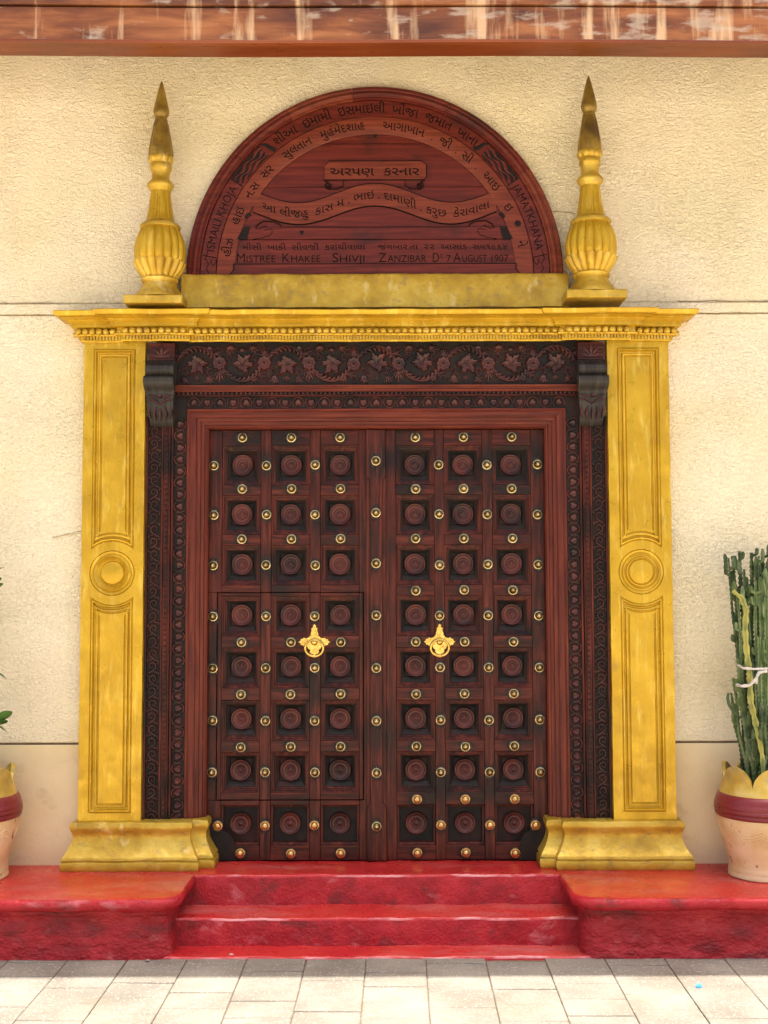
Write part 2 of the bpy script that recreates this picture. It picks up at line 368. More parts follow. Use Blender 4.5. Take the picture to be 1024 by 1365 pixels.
# ================================================================== WALL
ZS1, ZS0 = PZ(404), PZ(419)                   # string course
ZD = PZ(992)                                  # top of the smooth dado
wall = thing('facade_wall', 'cream roughcast wall with a smooth plaster dado around the carved doorway', 'wall', (C, 0.2, 0))
XL, XR = C - 1.25, C + 1.25
def wallpart(name, x0, x1, z0, z1, y, m, b=.006):
    q = MB(); q.box(x0, x1, y, .4, z0, z1, b); return build(q, name, m, wall)
wallpart('stucco_panel', -6, 6, ZS1 + .004, 7.0, 0.0, M['stucco'])
wallpart('string_course', -6, 6, ZS0 + .003, ZS1, -.007, M['stucco'])
wallpart('stucco_panel', -6, XL, ZD + .012, ZS0, 0.0, M['stucco'])
wallpart('stucco_panel', XR, 6, ZD + .012, ZS0, 0.0, M['stucco'])
wallpart('wall_joint', -6, XL, ZD, ZD + .012, .012, M['joint'], 0)
wallpart('wall_joint', XR, 6, ZD, ZD + .012, .012, M['joint'], 0)
wallpart('dado', -6, XL, 0, ZD, .004, M['plaster'], .003)
wallpart('dado', XR, 6, 0, ZD, .004, M['plaster'], .003)
wallpart('lintel_backing', XL + .001, XR - .001, PZ(560), ZS0, .1, M['joint'], 0)

def crack(x0, x1, z0, z1, wd, seed, jag):
    q = MB(); n = max(6, int(abs(x1 - x0) / .02)); pts = []
    for i in range(n + 1):
        f = i / n; pts.append((x0 + (x1 - x0) * f, z0 + (z1 - z0) * f + jag * noise.noise(Vector((f * abs(x1 - x0) * 7, seed, 0))) + jag * .4 * noise.noise(Vector((f * abs(x1 - x0) * 31, seed, 4)))))
    relief(q, pts, [wd * (.55 + .9 * abs(noise.noise(Vector((i * .21, seed, 9))))) for i in range(n + 1)], .0, .0085); build(q, 'crack', M['crack'], wall)
M['crack'] = mk('crack_dirt', [(.20, .15, .08), (.42, .33, .20)], 40, .9)
crack(-3.2, PX(96, 411), ZS1 + .004, ZS1 + .002, .0032, 1, .010); crack(PX(905, 411), 3.2, ZS1 + .006, ZS1, .0030, 2, .010)
crack(-3.2, PX(96, 411), ZS0, ZS0 - .002, .003, 3, .012); crack(PX(905, 411), 3.2, ZS0, ZS0, .0025, 4, .012)
crack(PX(738, 283), PX(768, 284), PZ(283), PZ(286), .0022, 5, .008); crack(PX(70, 715), PX(112, 705), PZ(715), PZ(706), .0018, 6, .02)

q = MB(); q.box(XL + .002, XR - .002, .21, .39, 0, PZ(560) - .002); build(q, 'doorway_backing', M['joint'], wall)  # unseen dark box added behind the doors to block sky through the bottom gap

# ================================================================== CANOPY above
def canopy():
    t = thing('timber_canopy', 'weathered brown timber fascia beam of a canopy across the top', 'canopy', (0, -.9, 4.6))
    Yb = -.9
    tl = R(-.42)
    def bar(name, pa, pb, y0, y1, m, b=.004, over=0.0):
        z0 = (PZ(pa, Yb)); z1 = PZ(pb, Yb)
        q = MB(); n = 40
        rows = []
        for i in range(n + 1):
            x = -6 + 12 * i / n; dz = math.tan(tl) * x * .55 + .004 * math.sin(x * 2.1)
            rows.append([(x, y1, z0 + dz), (x, y0 + b, z0 + dz), (x, y0, z0 + b + dz), (x, y0, z1 - b + dz), (x, y0 + b, z1 + dz), (x, y1, z1 + dz)])
        q.grid(rows, closed=True); return build(q, name, m, t, smooth=30)
    bar('fascia_board', 54, 9.5, Yb, Yb + .03, M['canopy'])
    bar('fascia_board', 7, -60, Yb - .008, Yb + .03, M['canopy'])
    bar('fascia_board', -62, -130, Yb - .012, Yb + .03, M['canopy'])
    bar('beam', 55, -100, Yb + .032, Yb + .17, M['canopy_red'])
    q = MB(); zc = PZ(-130, Yb) 
    q.box(-6, 6, Yb - .01, .05, zc - .02, zc + .12); build(q, 'deck', M['ceiling'], t)
    bar('edge_trim', 57, 53, Yb - .004, Yb + .031, M['canopy_red'], .002)
canopy()

# ================================================================== STEPS
steps = thing('entrance_steps', 'red painted masonry steps between two raised side platforms below the doors', 'steps', (C, -.35, 0))
def bevelled(prof, r_, k=4):
    out = [prof[0]]
    for a, b, c in zip(prof, prof[1:], prof[2:]):
        A, B, D = Vector(a), Vector(b), Vector(c)
        r1 = min(r_, (A - B).length * .45, (D - B).length * .45)
        p0 = B + (A - B).normalized() * r1; p1 = B + (D - B).normalized() * r1
        for i in range(k + 1):
            s = i / k; out.append(tuple(p0 * (1 - s) ** 2 + B * 2 * s * (1 - s) + p1 * s * s))
    return out + [prof[-1]]
def subdiv(prof, st):
    out = []
    for a, b in zip(prof, prof[1:]):
        k = max(1, int((Vector(b) - Vector(a)).length / st)); out += [tuple(Vector(a).lerp(Vector(b), i / k)) for i in range(k)]
    return out + [prof[-1]]
def step_part(name, prof, x0, x1, seed, m=('red', 'red_flat')):
    pr = subdiv(bevelled(prof, .014), .022); n = int((x1 - x0) / .022); q = MB(); 
    rows = [[(x0 + (x1 - x0) * i / n, y, z) for y, z in pr] for i in range(n + 1)]
    q.grid(rows)
    for fi, f in enumerate(q.f):
        zs = [q.v[i][2] for i in f]; d = max(zs) - min(zs); q.m[fi] = 1 if d < .003 else (0 if d > .012 or min(zs) < max(p_[1] for p_ in pr) - .02 else 2)
    q.wobble(.006, 7, seed); q.wobble(.0022, 30, seed + 5)
    return build(q, name, [M[m[0]], M[m[1]], M['red_edge']], steps, smooth=50)
x0s, x1s = C - 1.07, C + 1.07
step_part('landing', [(.2, ZP), (-.218, ZP), (-.236, .214), (-.25, .21)], x0s, x1s, 1)
step_part('step', [(-.19, .224), (-.468, .222), (-.482, .07), (-.49, .05)], x0s, x1s, 2)
step_part('base_slab', [(-.42, G + .022), (-.648, G + .021), (-.66, G - .02)], x0s - .03, x1s + .03, 3)
def platform(sx, seed):
    X = lambda x: C + sx * x
    pth = [(2.45, -.655), (1.115, -.655)] + [(1.115 - .075 * math.sin(R(a)), -.655 + .075 * (1 - math.cos(R(a)))) for a in (15, 30, 45, 60, 75, 90)] + [(1.036, -.25), (1.02, .12)]
    pr = [(.010, .03), (.005, .07), (.0, .14), (-.004, .24), (-.004, .281), (.006, .289), (.012, .298), (.014, .310), (.030, .316), (.046, .326), (.054, .341),
          (.056, .358), (.050, .370), (.038, .377), (.02, ZP), (-.02, ZP), (-.05, ZP)]
    pr = subdiv(pr, .026)
    path = [(X(a), b) for a, b in pth]
    if sx > 0: path = path[::-1]
    q = MB(); full = plan_sweep(q, path, pr, step=.026)
    for fi, f in enumerate(q.f):
        zz = sum(q.v[i][2] for i in f) / 4; q.m[fi] = 0 if zz < .306 else (2 if zz > ZP - .002 else 1)
    amp = .010
    def wob(p):
        return 1
    q.wobble(.008, 6, seed, fix=lambda p: p[2] > ZP - .001); q.wobble(.004, 26, seed + 3, fix=lambda p: p[2] > ZP - .001)
    # top: fan the last ring to the wall
    n = len(full); o = (len(pr) - 1) * n
    ring = [q.v[o + i] for i in range(n)]
    for i in range(n - 1):
        a, b = ring[i], ring[i + 1]
        q.add([a, b, (b[0], .1, ZP), (a[0], .1, ZP)], [(0, 1, 2, 3)], 2)
    build(q, 'side_platform', [M['red_rough'], M['red'], M['red_flat']], steps, smooth=50)
    q = MB(); x0, x1 = sorted((X(2.44), X(6)))
    q.box(x0, x1, -.655, .1, 0, .316); q.box(x0, x1, -.71, .1, .316, ZP, .01); build(q, 'side_platform', [M['red_rough']], steps)
platform(-1, 11); platform(1, 23)

# ================================================================== PILASTERS
def circle(cx, cz, r_, n=40): return [(cx + r_ * math.cos(2 * math.pi * i / n), cz + r_ * math.sin(2 * math.pi * i / n)) for i in range(n)]
YPIL = -.075
def pilaster(sx, label, deep):
    xc = C + sx * 1.489; hw = .1745
    t = thing('gold_pilaster', label, 'pilaster', (xc, 0, ZP), 'gold painted pilasters beside the doorway')
    zb, zt = PZ(1094, YPIL), PZ(454, YPIL); zr = PZ(763, YPIL)
    ra = .178; ph = .119
    arc_t = [(xc + ra * math.cos(R(a)), zr + ra * math.sin(R(a))) for a in [48 + (132 - 48) * i / 12 for i in range(13)]]
    top = [(xc - ph, arc_t[-1][1]), ] ; top = [(p[0], p[1]) for p in reversed(arc_t)]      # left to right along the arc
    ztp = PZ(464, YPIL); zbp = PZ(1083, YPIL)
    panelT = top + [(xc + ph, ztp), (xc - ph, ztp)]
    panelB = [(xc - ph, zbp), (xc + ph, zbp)] + [(x, 2 * zr - z) for x, z in arc_t]
    rnd = circle(xc, zr, .128)
    q = MB()
    outer = [(xc - hw, zb), (xc + hw, zb), (xc + hw, zt), (xc - hw, zt)]
    jag = []
    for a, b in zip(outer, outer[1:] + outer[:1]):                      # uneven hand-made edges
        k = 30 if abs(a[1] - b[1]) > 1 else 3
        for i in range(k):
            x = a[0] + (b[0] - a[0]) * i / k; z = a[1] + (b[1] - a[1]) * i / k
            jag.append((x + .0028 * noise.noise(Vector((z * 7, sx * 5, 0))), z))
    plate_holes(q, jag, [panelT[::-1], panelB[::-1], rnd[::-1]], YPIL)
    q.grid([[(x, YPIL, z) for x, z in jag], [(x, .1, z) for x, z in jag]], closed=True)
    build(q, 'shaft', M['gold'], t)
    pr = [(0, 0), (.003, .003), (.008, -.005), (.014, -.006), (.018, .002), (.021, .013), (.027, .015), (.031, .006), (.037, .004), (.041, .006), (.044, .015), (.047, .016), (.052, .010)]
    for pn in (panelT, panelB):
        q = MB(); frame_sweep(q, pn, pr, YPIL); q.wobble(.0022, 11); build(q, 'panel', M['gold'], t, smooth=40)
    q = MB()
    if deep: rp = [(.128, 0), (.126, .004), (.122, -.003), (.116, -.002), (.108, .002), (.103, -.006), (.096, -.010), (.088, -.002), (.078, .014), (.070, .016), (.066, .008), (.062, .002), (.056, 0), (.0001, -.002)]
    else: rp = [(.128, 0), (.126, .004), (.122, -.002), (.116, -.002), (.108, .003), (.104, -.003), (.098, -.004), (.094, .004), (.088, .006), (.083, -.003), (.078, -.004), (.074, .004), (.070, .006), (.066, .0), (.0001, -.003)]
    lathe(q, (xc, YPIL, zr), rp, 40, 'Y'); build(q, 'roundel', M['gold'], t, smooth=45)
    # moulded base, two blocks
    zt2, z0 = PZ(1097, -.14), ZP
    H = zt2 - z0
    bp = [(.02, 1.0), (.036, .985), (.044, .93), (.044, .86), (.034, .80), (.026, .74), (.026, .66), (.034, .56), (.050, .46), (.068, .36), (.084, .30), (.092, .27), (.094, .23), (.084, .215), (.084, .20),
          (.098, .19), (.102, .16), (.102, .05), (.098, .0), (.09, -.02)]
    bp = [(o * .72 + .002, z0 + h * H) for o, h in bp]
    def base(name, xa, xb, yf, mt):
        q = MB(); a, b = sorted((xa, xb))
        path = [(a, .12), (a, yf), (b, yf), (b, .12)]
        full = plan_sweep(q, path, bp, step=.03)
        n = len(full); q.f.append(list(range(n))); q.m.append(0)
        q.wobble(.004, 8, sx * 9); q.wobble(.0015, 40, sx)
        build(q, name, M[mt], t, smooth=42)
    base('moulded_base', xc - sx * (hw - .012 + .27), xc + sx * (hw + .0), YPIL - .002, 'gold_worn')
    base('moulded_base', C + sx * .975, C + sx * 1.06, -.02, 'gold_worn')
    return t
pilaster(-1, 'left gold pilaster with deep dished roundel, nearest the leafy shrub pot', True)
pilaster(1, 'right gold pilaster with shallow ringed roundel, nearest the potted euphorbia', False)

# ================================================================== CORNICE
def cornice():
    YF = -.08
    t = thing('gold_cornice', 'long gold beaded cornice with stepped mouldings above the doorway', 'cornice', (C, 0, PZ(457, YF)))
    Zc = lambda y, Y=-.2: PZ(y, Y)
    pr = [(.0, Zc(456, -.08)), (.012, Zc(455.5, -.09)), (.014, Zc(453.5, -.09)), (.014, Zc(452.6, -.1)), (.014, Zc(447.8, -.1)), (.040, Zc(447, -.12)), (.042, Zc(445, -.12)),
          (.030, Zc(444.5, -.12)), (.030, Zc(437, -.13)), (.064, Zc(436, -.14)), (.072, Zc(434.5, -.15)), (.072, Zc(431.5, -.15)), (.060, Zc(431, -.15)), (.060, Zc(429.8, -.15)), (.080, Zc(428, -.16)), (.094, Zc(424.5, -.17)), (.118, Zc(422.5, -.2)), (.130, Zc(421, -.2)),
          (.122, Zc(420.4, -.2)), (.122, Zc(419.4, -.2)), (.152, Zc(418.6, -.23)), (.160, Zc(417, -.23)), (.164, Zc(412.5, -.23)), (.158, Zc(411.5, -.23)), (.0, Zc(410.5, -.2)), (-.05, Zc(410.5, -.2))]
    pr = [(o * .86 if o > .06 else o, z) for o, z in pr]
    xo = 1.662; xb1, xb0 = 1.43, 1.065
    path = [(C - xo, .1), (C - xo, YF), (C - xb1, YF), (C - xb1, YF - .035), (C - xb0, YF - .035), (C - xb0, YF - .012), (C + xb0, YF - .012), (C + xb0, YF - .035),
            (C + xb1, YF - .035), (C + xb1, YF), (C + xo, YF), (C + xo, .1)]
    q = MB(); plan_sweep(q, path, pr, step=.05); q.wobble(.0035, 7, 4); q.wobble(.0015, 30, 6)
    build(q, 'moulding', M['gold'], t, smooth=38)
    zb = (Zc(445, -.14) + Zc(437, -.14)) / 2
    sm = MB(); lathe(sm, (0, 0, 0), [(.0001, -.019), (.011, -.016), (.017, -.008), (.0185, 0), (.017, .008), (.011, .016), (.0001, .019)], 10, 'Y')
    bm = sm.mesh('bead', M['gold_worn'], smooth=80)
    def line(off):
        pts = []
        for a, b in zip(path, path[1:]):
            d = Vector((b[0] - a[0], b[1] - a[1])); L = d.length
            if L < .05: continue
            d.normalize(); n = Vector((d[1], -d[0])); ext0 = off if True else 0
            yield (Vector(a) + n * off, d, L, a, b)
    for p, d, L, a, b in line(.050):
        L0 = L; s0 = 0
        if abs(d[1]) > .5: s0, L0 = (.13, L - .13) if d[1] < 0 else (0, L - .13)   # return ends
        else:
            inner = abs(a[0] - C) > 1.6; outer = abs(b[0] - C) > 1.6
            if inner: s0 -= .04; L0 += .04
            if outer: L0 += .04
        k = max(1, round(L0 / .0405))
        for i in range(k):
            s = s0 + (i + .5) * L0 / k; c = p + d * s
            place('bead', bm, t, (c[0], c[1], zb), scale=(1 + random.uniform(-.08, .1), 1, 1 + random.uniform(-.08, .12)), rot=(0, random.uniform(0, 6), 0 if abs(d[1]) < .5 else R(90)))
    q = MB(); zd = (Zc(447.5, -.1) + Zc(453, -.1)) / 2
    for p, d, L, a, b in line(.020):
        k = int(L / .0175)
        for i in range(k):
            c = p + d * ((i + .5) * L / k)
            h = .0055; w_ = .0058
            q.box(c[0] - w_, c[0] + w_, c[1] - w_, c[1] + w_, zd - .011, zd + .010)
    build(q, 'dentil_row', M['gold_worn'], t, stuff=True)
cornice()

# gold block under the arch
q = MB(); zt, zb = PZ(366, -.05), PZ(411, -.05)
rows = []
for i in range(60):
    x = PX(246, 390) + (PX(756, 390) - PX(246, 390)) * i / 59
    rows.append([(x, .05, zb), (x, -.085, zb), (x, -.083, zb + .03), (x, -.075, zt - .012), (x, -.066, zt), (x, .05, zt)])
q.grid(rows); q.wobble(.004, 6, 2); q.wobble(.002, 25, 3)
tag(build(q, 'gold_block', M['gold_worn'], smooth=50), 'long patchy gold plastered block between the finials, under the arched plaque', 'block')

# ================================================================== FINIALS
def finial(px, ytip, label, ped):
    Yf = -.14
    s = 6.36 / 1520 * .985
    x, _ = P(px, 380, Yf); z0 = PZ(410 if px < 500 else 405, Yf); 
    t = thing('gold_finial', label, 'finial', (x, Yf, z0), 'tall gold finials standing on the cornice')
    ys = lambda y: PZ(y, Yf) - z0 if False else (PZ(y + (0 if px < 500 else -5.5), Yf) - z0)
    q = MB(); zt = ys(399.5); xa, xb = P(ped[0], 405, Yf)[0], P(ped[1], 405, Yf)[0]
    q.box(xa, xb, Yf - .135, .0, z0, z0 + zt, .005); q.wobble(.003, 9, px); build(q, 'pedestal', M['gold_worn'], t)
    def seg(name, pr, n=40, mod=None, m='gold_worn', sm=55):
        q = MB(); lathe(q, (x, Yf, z0), [(max(.0005, r_ * s), ys(y)) for r_, y in pr], n, 'Z', mod); q.wobble(.0014, 18, px); build(q, name, M[m], t, smooth=sm)
    seg('foot', [(35, 400), (34, 396.5), (31, 392), (26, 386), (23.5, 381), (22, 378), (24.5, 376.5), (25.5, 373.5), (23, 371.5), (20, 370)])
    # fluted bulb with lower petals
    pet = lambda a, k, h: 1 + (.055 * abs(math.cos(a * 8)) ** .6 - .04)
    seg('petal_cup', [(21, 372), (25, 368), (29.5, 362), (32.5, 356), (34.2, 352), (34.6, 350), (32, 349.5)], 128, lambda a, k, h: 1 + (.15 * abs(math.sin(a * 8)) ** .8 - .10))
    q = MB()
    seg('fluted_bulb', [(27, 356), (31, 352), (33, 346), (33.8, 338), (33.6, 330), (32.2, 322), (29.5, 314), (26.5, 308), (25, 305.5)], 128, lambda a, k, h: 1 + (.10 * abs(math.sin(a * 8 + .4)) ** .7 - .06), 'gold')
    seg('collar', [(24, 307), (27.5, 305.5), (28, 302.5), (26, 300), (22, 298), (20, 296)])
    flute = lambda a, k, h: 1 - (.11 if abs(math.sin(a * 4)) < .33 and 1 < k < 7 else 0)
    seg('fluted_neck', [(20.2, 297), (19.6, 294), (19.3, 293.5), (17.6, 286), (16, 277), (14.8, 268), (13.9, 260), (13.6, 257), (13.4, 254)], 96, flute, 'gold')
    seg('ring', [(13, 256), (15.5, 252.5), (18, 249.5), (18.4, 246.5), (16.5, 243.5), (13.5, 241), (12.3, 238), (12, 234), (12.6, 229), (14, 226.5), (14.8, 224), (14.6, 221), (13.6, 218.5)])
    seg('tulip_bud', [(12, 220), (14.4, 217), (15.8, 213), (16.6, 208), (16.4, 202), (15.4, 195), (13.6, 185), (11.8, 175), (10.2, 166), (8.6, 161)], 96, lambda a, k, h: 1 + (.10 * abs(math.sin(a * 4 + .5)) ** .6 - .07), 'aged_gold')
    seg('tulip_petal', [(12, 219), (15.4, 217), (16.6, 213.5), (17.2, 210), (16.2, 209)], 96, lambda a, k, h: 1 + .09 * abs(math.sin(a * 5)) - .05)
    seg('spike', [(8, 163), (9.2, 160.5), (8.2, 158), (8.2, 156.5), (10, 153.5), (11, 149.5), (10.6, 145), (8.8, 137), (6.4, 127), (3.8, 117), (1.8, 110.5), (.4, 107.5)], 28, None, 'aged_gold')
finial(214, 108, 'left gold fluted finial with spike tip, above the deep roundel pilaster', (173, 249))
finial(789.5, 101, 'right gold fluted finial with spike tip, above the shallow roundel pilaster', (752, 830.5))

# ================================================================== ARCHED PLAQUE
def text_mesh(body, size=1.0):
    cu = bpy.data.curves.new('t', 'FONT'); cu.body = body; cu.size = size; cu.resolution_u = 3; cu.offset = 0 if body[0] < 'z' else .008
    o = bpy.data.objects.new('t', cu); col.objects.link(o)
    bpy.context.view_layer.update()
    me = bpy.data.meshes.new_from_object(o.evaluated_get(bpy.context.evaluated_depsgraph_get()))
    vs = [(v.co.x, v.co.y) for v in me.vertices]; fs = [list(p.vertices) for p in me.polygons]
    bpy.data.objects.remove(o); bpy.data.curves.remove(cu); bpy.data.meshes.remove(me)
    return vs, fs
def plaque():
    S = 6.45 / 1520 * 1.0
    YB = -.03
    cx, cz = P(501, 366, -.06)
    s = (PX(752, 366, -.06) - PX(250, 366, -.06)) / 502
    sz = (PZ(112, -.06) - PZ(366, -.06)) / 254 * 1.0
    t = thing('arched_plaque', 'half-round dark red wooden plaque carved with Gujarati and English inscriptions', 'plaque', (cx, 0, cz))
    def W(px, py): return (cx + (px - 501) * s, cz + (366 - py) * sz)
    def ring(name, rads, m, a0=0, a1=180, n=72):
        q = MB(); rows = []
        for r_, y in rads:
            rows.append([(cx + r_ * s * math.cos(R(a0 + (a1 - a0) * i / n)), y, cz + r_ * sz * math.sin(R(a0 + (a1 - a0) * i / n))) for i in range(n + 1)])
        q.grid(rows); return build(q, name, m, t, smooth=30)
    # outer moulded frame in voussoir-like lengths
    fr = [(252, .03), (252, -.045), (250.5, -.052), (247.5, -.054), (246, -.048), (245, -.048), (244, -.056), (241.5, -.060), (239.5, -.057), (238.5, -.050), (237.6, -.046), (236.5, -.050), (235, -.050), (234.3, -.040), (234.3, -.03)]
    cuts = [0, 34, 66, 97, 118, 139, 180]
    for a, b in zip(cuts, cuts[1:]): ring('frame_moulding', fr, M['plaque_light'] if (a in (97, 0)) else M['plaque'], a + .06, b - .06, 24)
    ring('letter_band', [(233.6, -.02), (233.6, -.038), (233, -.040), (213, -.040), (212.5, -.038), (212.5, -.02)], M['plaque'])
    ring('inscription_band', [(211.6, -.02), (211.6, -.044), (211, -.046), (189, -.046), (188.2, -.044), (188.2, -.02)], M['plaque_light'], .4, 179.6)
    # field boards, cut by the semicircle
    cutz = [0, 15, 48, 64.5, 118, 176, 188.5]
    names = ['base_rail', 'text_board', 'raised_rail', 'board', 'board', 'board']
    dy = [-.048, -.037, -.044, -.036, -.036, -.036]
    for k in range(6):
        q = MB(); h0, h1 = cutz[k] + .35, cutz[k + 1] - .35; pts = []
        rr = 188 if k else 234
        if k in (1, 2): rr = 190
        n = 14
        L_ = [(-math.sqrt(max(0, rr * rr - h * h)), h) for h in [h0 + (h1 - h0) * i / n for i in range(n + 1)]]
        if k == 0: L_ = [(-190, 0.2), (-190, 14.6)]
        if k in (1,): L_ = [(-190, h0), (-187, h1)]
        if k == 2: L_ = [(-176, h0), (-172, h1)]
        out = [(cx + a * s, cz + b * sz) for a, b in L_] ; outR = [(cx - a * s, cz + b * sz) for a, b in reversed(L_)]
        poly = (outR[::-1] + out[::-1]) if True else 0
        poly = outR[::-1] + out[::-1]
        if k == 5: poly = poly
        # counter-clockwise: right side upwards, then left side downwards
        clean = []
        for p in poly:
            if not clean or math.hypot(p[0] - clean[-1][0], p[1] - clean[-1][1]) > .002: clean.append(p)
        prism(q, clean, dy[k], .03, .001); build(q, names[k], M['plaque'], t)
    # ribbon
    def rib(px): return 271.0 - 12.5 * math.cos(2 * math.pi * (px - 501) / 205) * 1
    xs = [338 + (664 - 338) * i / 60 for i in range(61)]
    def hw(x): return 14.4 - 1.0 * abs(x - 501) / 160
    poly = [W(x, rib(x) + hw(x)) for x in xs] + [W(x, rib(x) - hw(x)) for x in reversed(xs)]
    q = MB(); prism(q, poly, -.0445, -.03, .001); build(q, 'ribbon', M['plaque_light'], t)
    def groove(pts, wd=.0026, y=-.0355, h=.0118, name='engraved_line', close=False):
        q = MB(); relief(q, [W(*p) for p in pts], wd, y, h); return build(q, name, M['ink'], t)
    groove([(x, rib(x) + hw(x) + .7) for x in xs], .0036, -.0355, .0094); groove([(x, rib(x) - hw(x) - .5) for x in xs[1:-1]], .0026, -.0355, .0094)
    # name plate
    pl = [(437, 238), (564, 238), (569, 233), (569, 218), (564, 214), (441, 214), (433, 221), (433, 238)]
    q = MB(); prism(q, [W(*p) for p in [(433, 238), (568, 238), (570, 233), (570, 219), (563, 214), (440, 214), (433, 221)]], -.0425, -.03, .001); build(q, 'name_plate', M['plaque_light'], t)
    groove([(433, 238.6), (433, 221), (440, 213.5), (563, 213.5), (570.5, 219), (570.5, 234), (568, 238.8), (433, 238.8)], .0022, -.0355, .0076)
    for sg in (-1, 1):
        c0 = 438 if sg < 0 else 563
        sp = [(c0 + sg * -0 + (5.2 - a * .0085) * math.cos(R(a)) * -sg, 246 + (5.2 - a * .0085) * math.sin(R(a))) for a in range(0, 560, 24)]
        groove([(c0 - sg * 1 + sg * 6, 239)] + [(p[0], p[1]) for p in sp], .0020)
        groove([(c0, 251.3), (c0 - sg * 14, 251), (c0 - sg * 21, 247), (c0 - sg * 21, 240)], .0017)
        # long hooks under the ribbon
        m = lambda x: x if sg < 0 else 1002 - x
        hk = [(375, 302), (374, 298), (366, 294.5), (352, 293.5), (344, 298), (341, 303), (346, 304.5), (355, 300)]
        groove([(m(x), y) for x, y in hk], .0026)
        groove([(m(x), y) for x, y in [(352, 306), (362, 304), (364, 308), (360, 313), (350, 316), (338, 318)]], .0024)
        groove([(m(x), y) for x, y in [(375, 302), (400, 302.3), (501, 302.3)]], .0016, -.0355, .0100)
        for pp in ([(325, 302), (334, 301), (330, 318), (316, 318)], [(331, 282), (335, 285), (328, 291), (326, 288)]):
            q = MB(); pw = [W(m(x), y) for x, y in pp]; prism(q, pw if sg < 0 else pw[::-1], -.0475, -.03); build(q, 'engraved_patch', M['groove'], t)
        # flame-like cloth patches on the outer band
        A = lambda a: a if sg < 0 else 180 - a
        q = MB(); rows = [[(cx + r_ * s * math.cos(R(A(132 + 14.5 * i / 10))), -.0408, cz + r_ * sz * math.sin(R(A(132 + 14.5 * i / 10)))) for i in range(11)] for r_ in (214, 232.6)]
        q.grid(rows); build(q, 'engraved_patch', M['groove'], t)
        q = MB()
        for r0, am, ph in ((227.5, 1.6, 0), (221.5, 2.0, 1.5), (216.5, 1.2, 3)):
            pts = []
            for i in range(15):
                a = A(132 + 14 * i / 14); r_ = r0 + am * math.sin(i * 1.1 + ph) + (8 - i) * .22
                pts.append((cx + r_ * s * math.cos(R(a)), cz + r_ * sz * math.sin(R(a))))
            relief(q, pts, [.006 + .004 * math.sin(i * .9 + ph) for i in range(15)], -.041, .003)
        build(q, 'carved_flame', M['plaque'], t)
        q = MB(); pts = [(cx + r_ * s * math.cos(R(A(a))), cz + r_ * sz * math.sin(R(A(a)))) for r_, a in ((214, 128.6), (222, 129.6), (229, 130.2), (233, 131.5))]
        relief(q, pts, [.013, .012, .010, .004], -.0405, .0016); build(q, 'engraved_patch', M['groove'], t)
        # scroll feet of the outer band
        pts = [(r_, a) for r_, a in ((232, 173.2), (214, 173.6), (213, 175.2), (217, 176.4), (221, 175.2), (219, 174.4))]
        groove([(501 + r_ * math.cos(R(A(a))), 366 - r_ * math.sin(R(A(a)))) for r_, a in pts], .0028, -.0405, .0015)
        groove([(501 + r_ * math.cos(R(A(a))), 366 - r_ * math.sin(R(A(a)))) for r_, a in ((226, 171.5), (228, 174.5), (223, 176), (226, 177.6), (222, 179))], .0024, -.0405, .0015)
        groove([(m(x), y) for x, y in [(312, 351), (313, 357), (309, 363), (303, 366)]], .003, -.0485, .0015)
    groove([(312, 351), (690, 351)], .0022, -.048, .0015)
    # inscriptions
    def out(vs, fs, y, src):
        # one part per word: split where the line has a gap
        sp = sorted((min(src[i][0] for i in f), max(src[i][0] for i in f), k) for k, f in enumerate(fs))
        words, end = [], -1e9
        for a, b, k in sp:
            if a > end + .17: words.append([])
            words[-1].append(k); end = max(end, b)
        for wd in words:
            idx = sorted({i for k in wd for i in fs[k]}); mp = {i: j for j, i in enumerate(idx)}
            q = MB(); q.add([(vs[i][0], y, vs[i][1]) for i in idx], [[mp[i] for i in fs[k]] for k in wd]); build(q, 'lettering', M['ink'], t)
    def bold(vs, fs): return vs, fs
    def arc_text(body, rb, hpx, a0=None, a1=None, ac=None, y=-.0466):
        vs, fs = text_mesh(body)
        if not vs: return
        k = hpx / .72; x0 = min(v[0] for v in vs); x1 = max(v[0] for v in vs); o = []
        for x, z in vs:
            if ac is not None: a = ac - math.degrees((x - (x0 + x1) / 2) * k / (rb + hpx / 2))
            else: a = a0 + (a1 - a0) * (x - x0) / (x1 - x0)
            r_ = rb + z * k; o.append((cx + r_ * s * math.cos(R(a)), cz + r_ * sz * math.sin(R(a))))
        out(o, fs, y, vs)
    arc_text('શીઆ  ઇમામી  ઇસમાઇલી  ખોજા  જમાત  ખાના', 217.5, 12.5, 127.3, 51.8, y=-.0407)
    arc_text('ISMAILI KHOJA', 217.5, 11.5, 171.5, 147.8, y=-.0407)
    arc_text('JAMATKHANA', 217.5, 11.5, 32.6, 8.6, y=-.0407)
    for body, a in (('હીઝ', 169.2), ('હાઇ', 156.6), ('ન.સ', 145.4), ('સર', 136.4), ('સુલતાન', 121.6), ('મુહંમેદશાહ', 102.6), ('આગાખાન', 78.6), ('.', 67.0), ('જી', 61.6), ('.', 56.2), ('સી', 51.6), ('.', 46.2), ('આઇ', 38.6), ('ઇ', 26.6), ('ને', 11.8)):
        arc_text(body, 195, 11.5, ac=a)
    q = MB(); fx, fz = W(692.5, 298); star(q, fx, fz, lambda a: .019 * (1 + .12 * math.cos(8 * a)), 32, -.0465, .002); build(q, 'engraved_rosette', M['groove'], t)
    def flat_text(body, xa, xb, yb, hpx, y, curve=None, first=None):
        vs, fs = text_mesh(body); k = hpx / .72; x0 = min(v[0] for v in vs); x1 = max(v[0] for v in vs)
        o = []
        for x, z in vs:
            px = xa + (xb - xa) * (x - x0) / (x1 - x0); o.append(W(px, (curve(px) if curve else yb) - z * k))
        out(o, fs, y, vs)
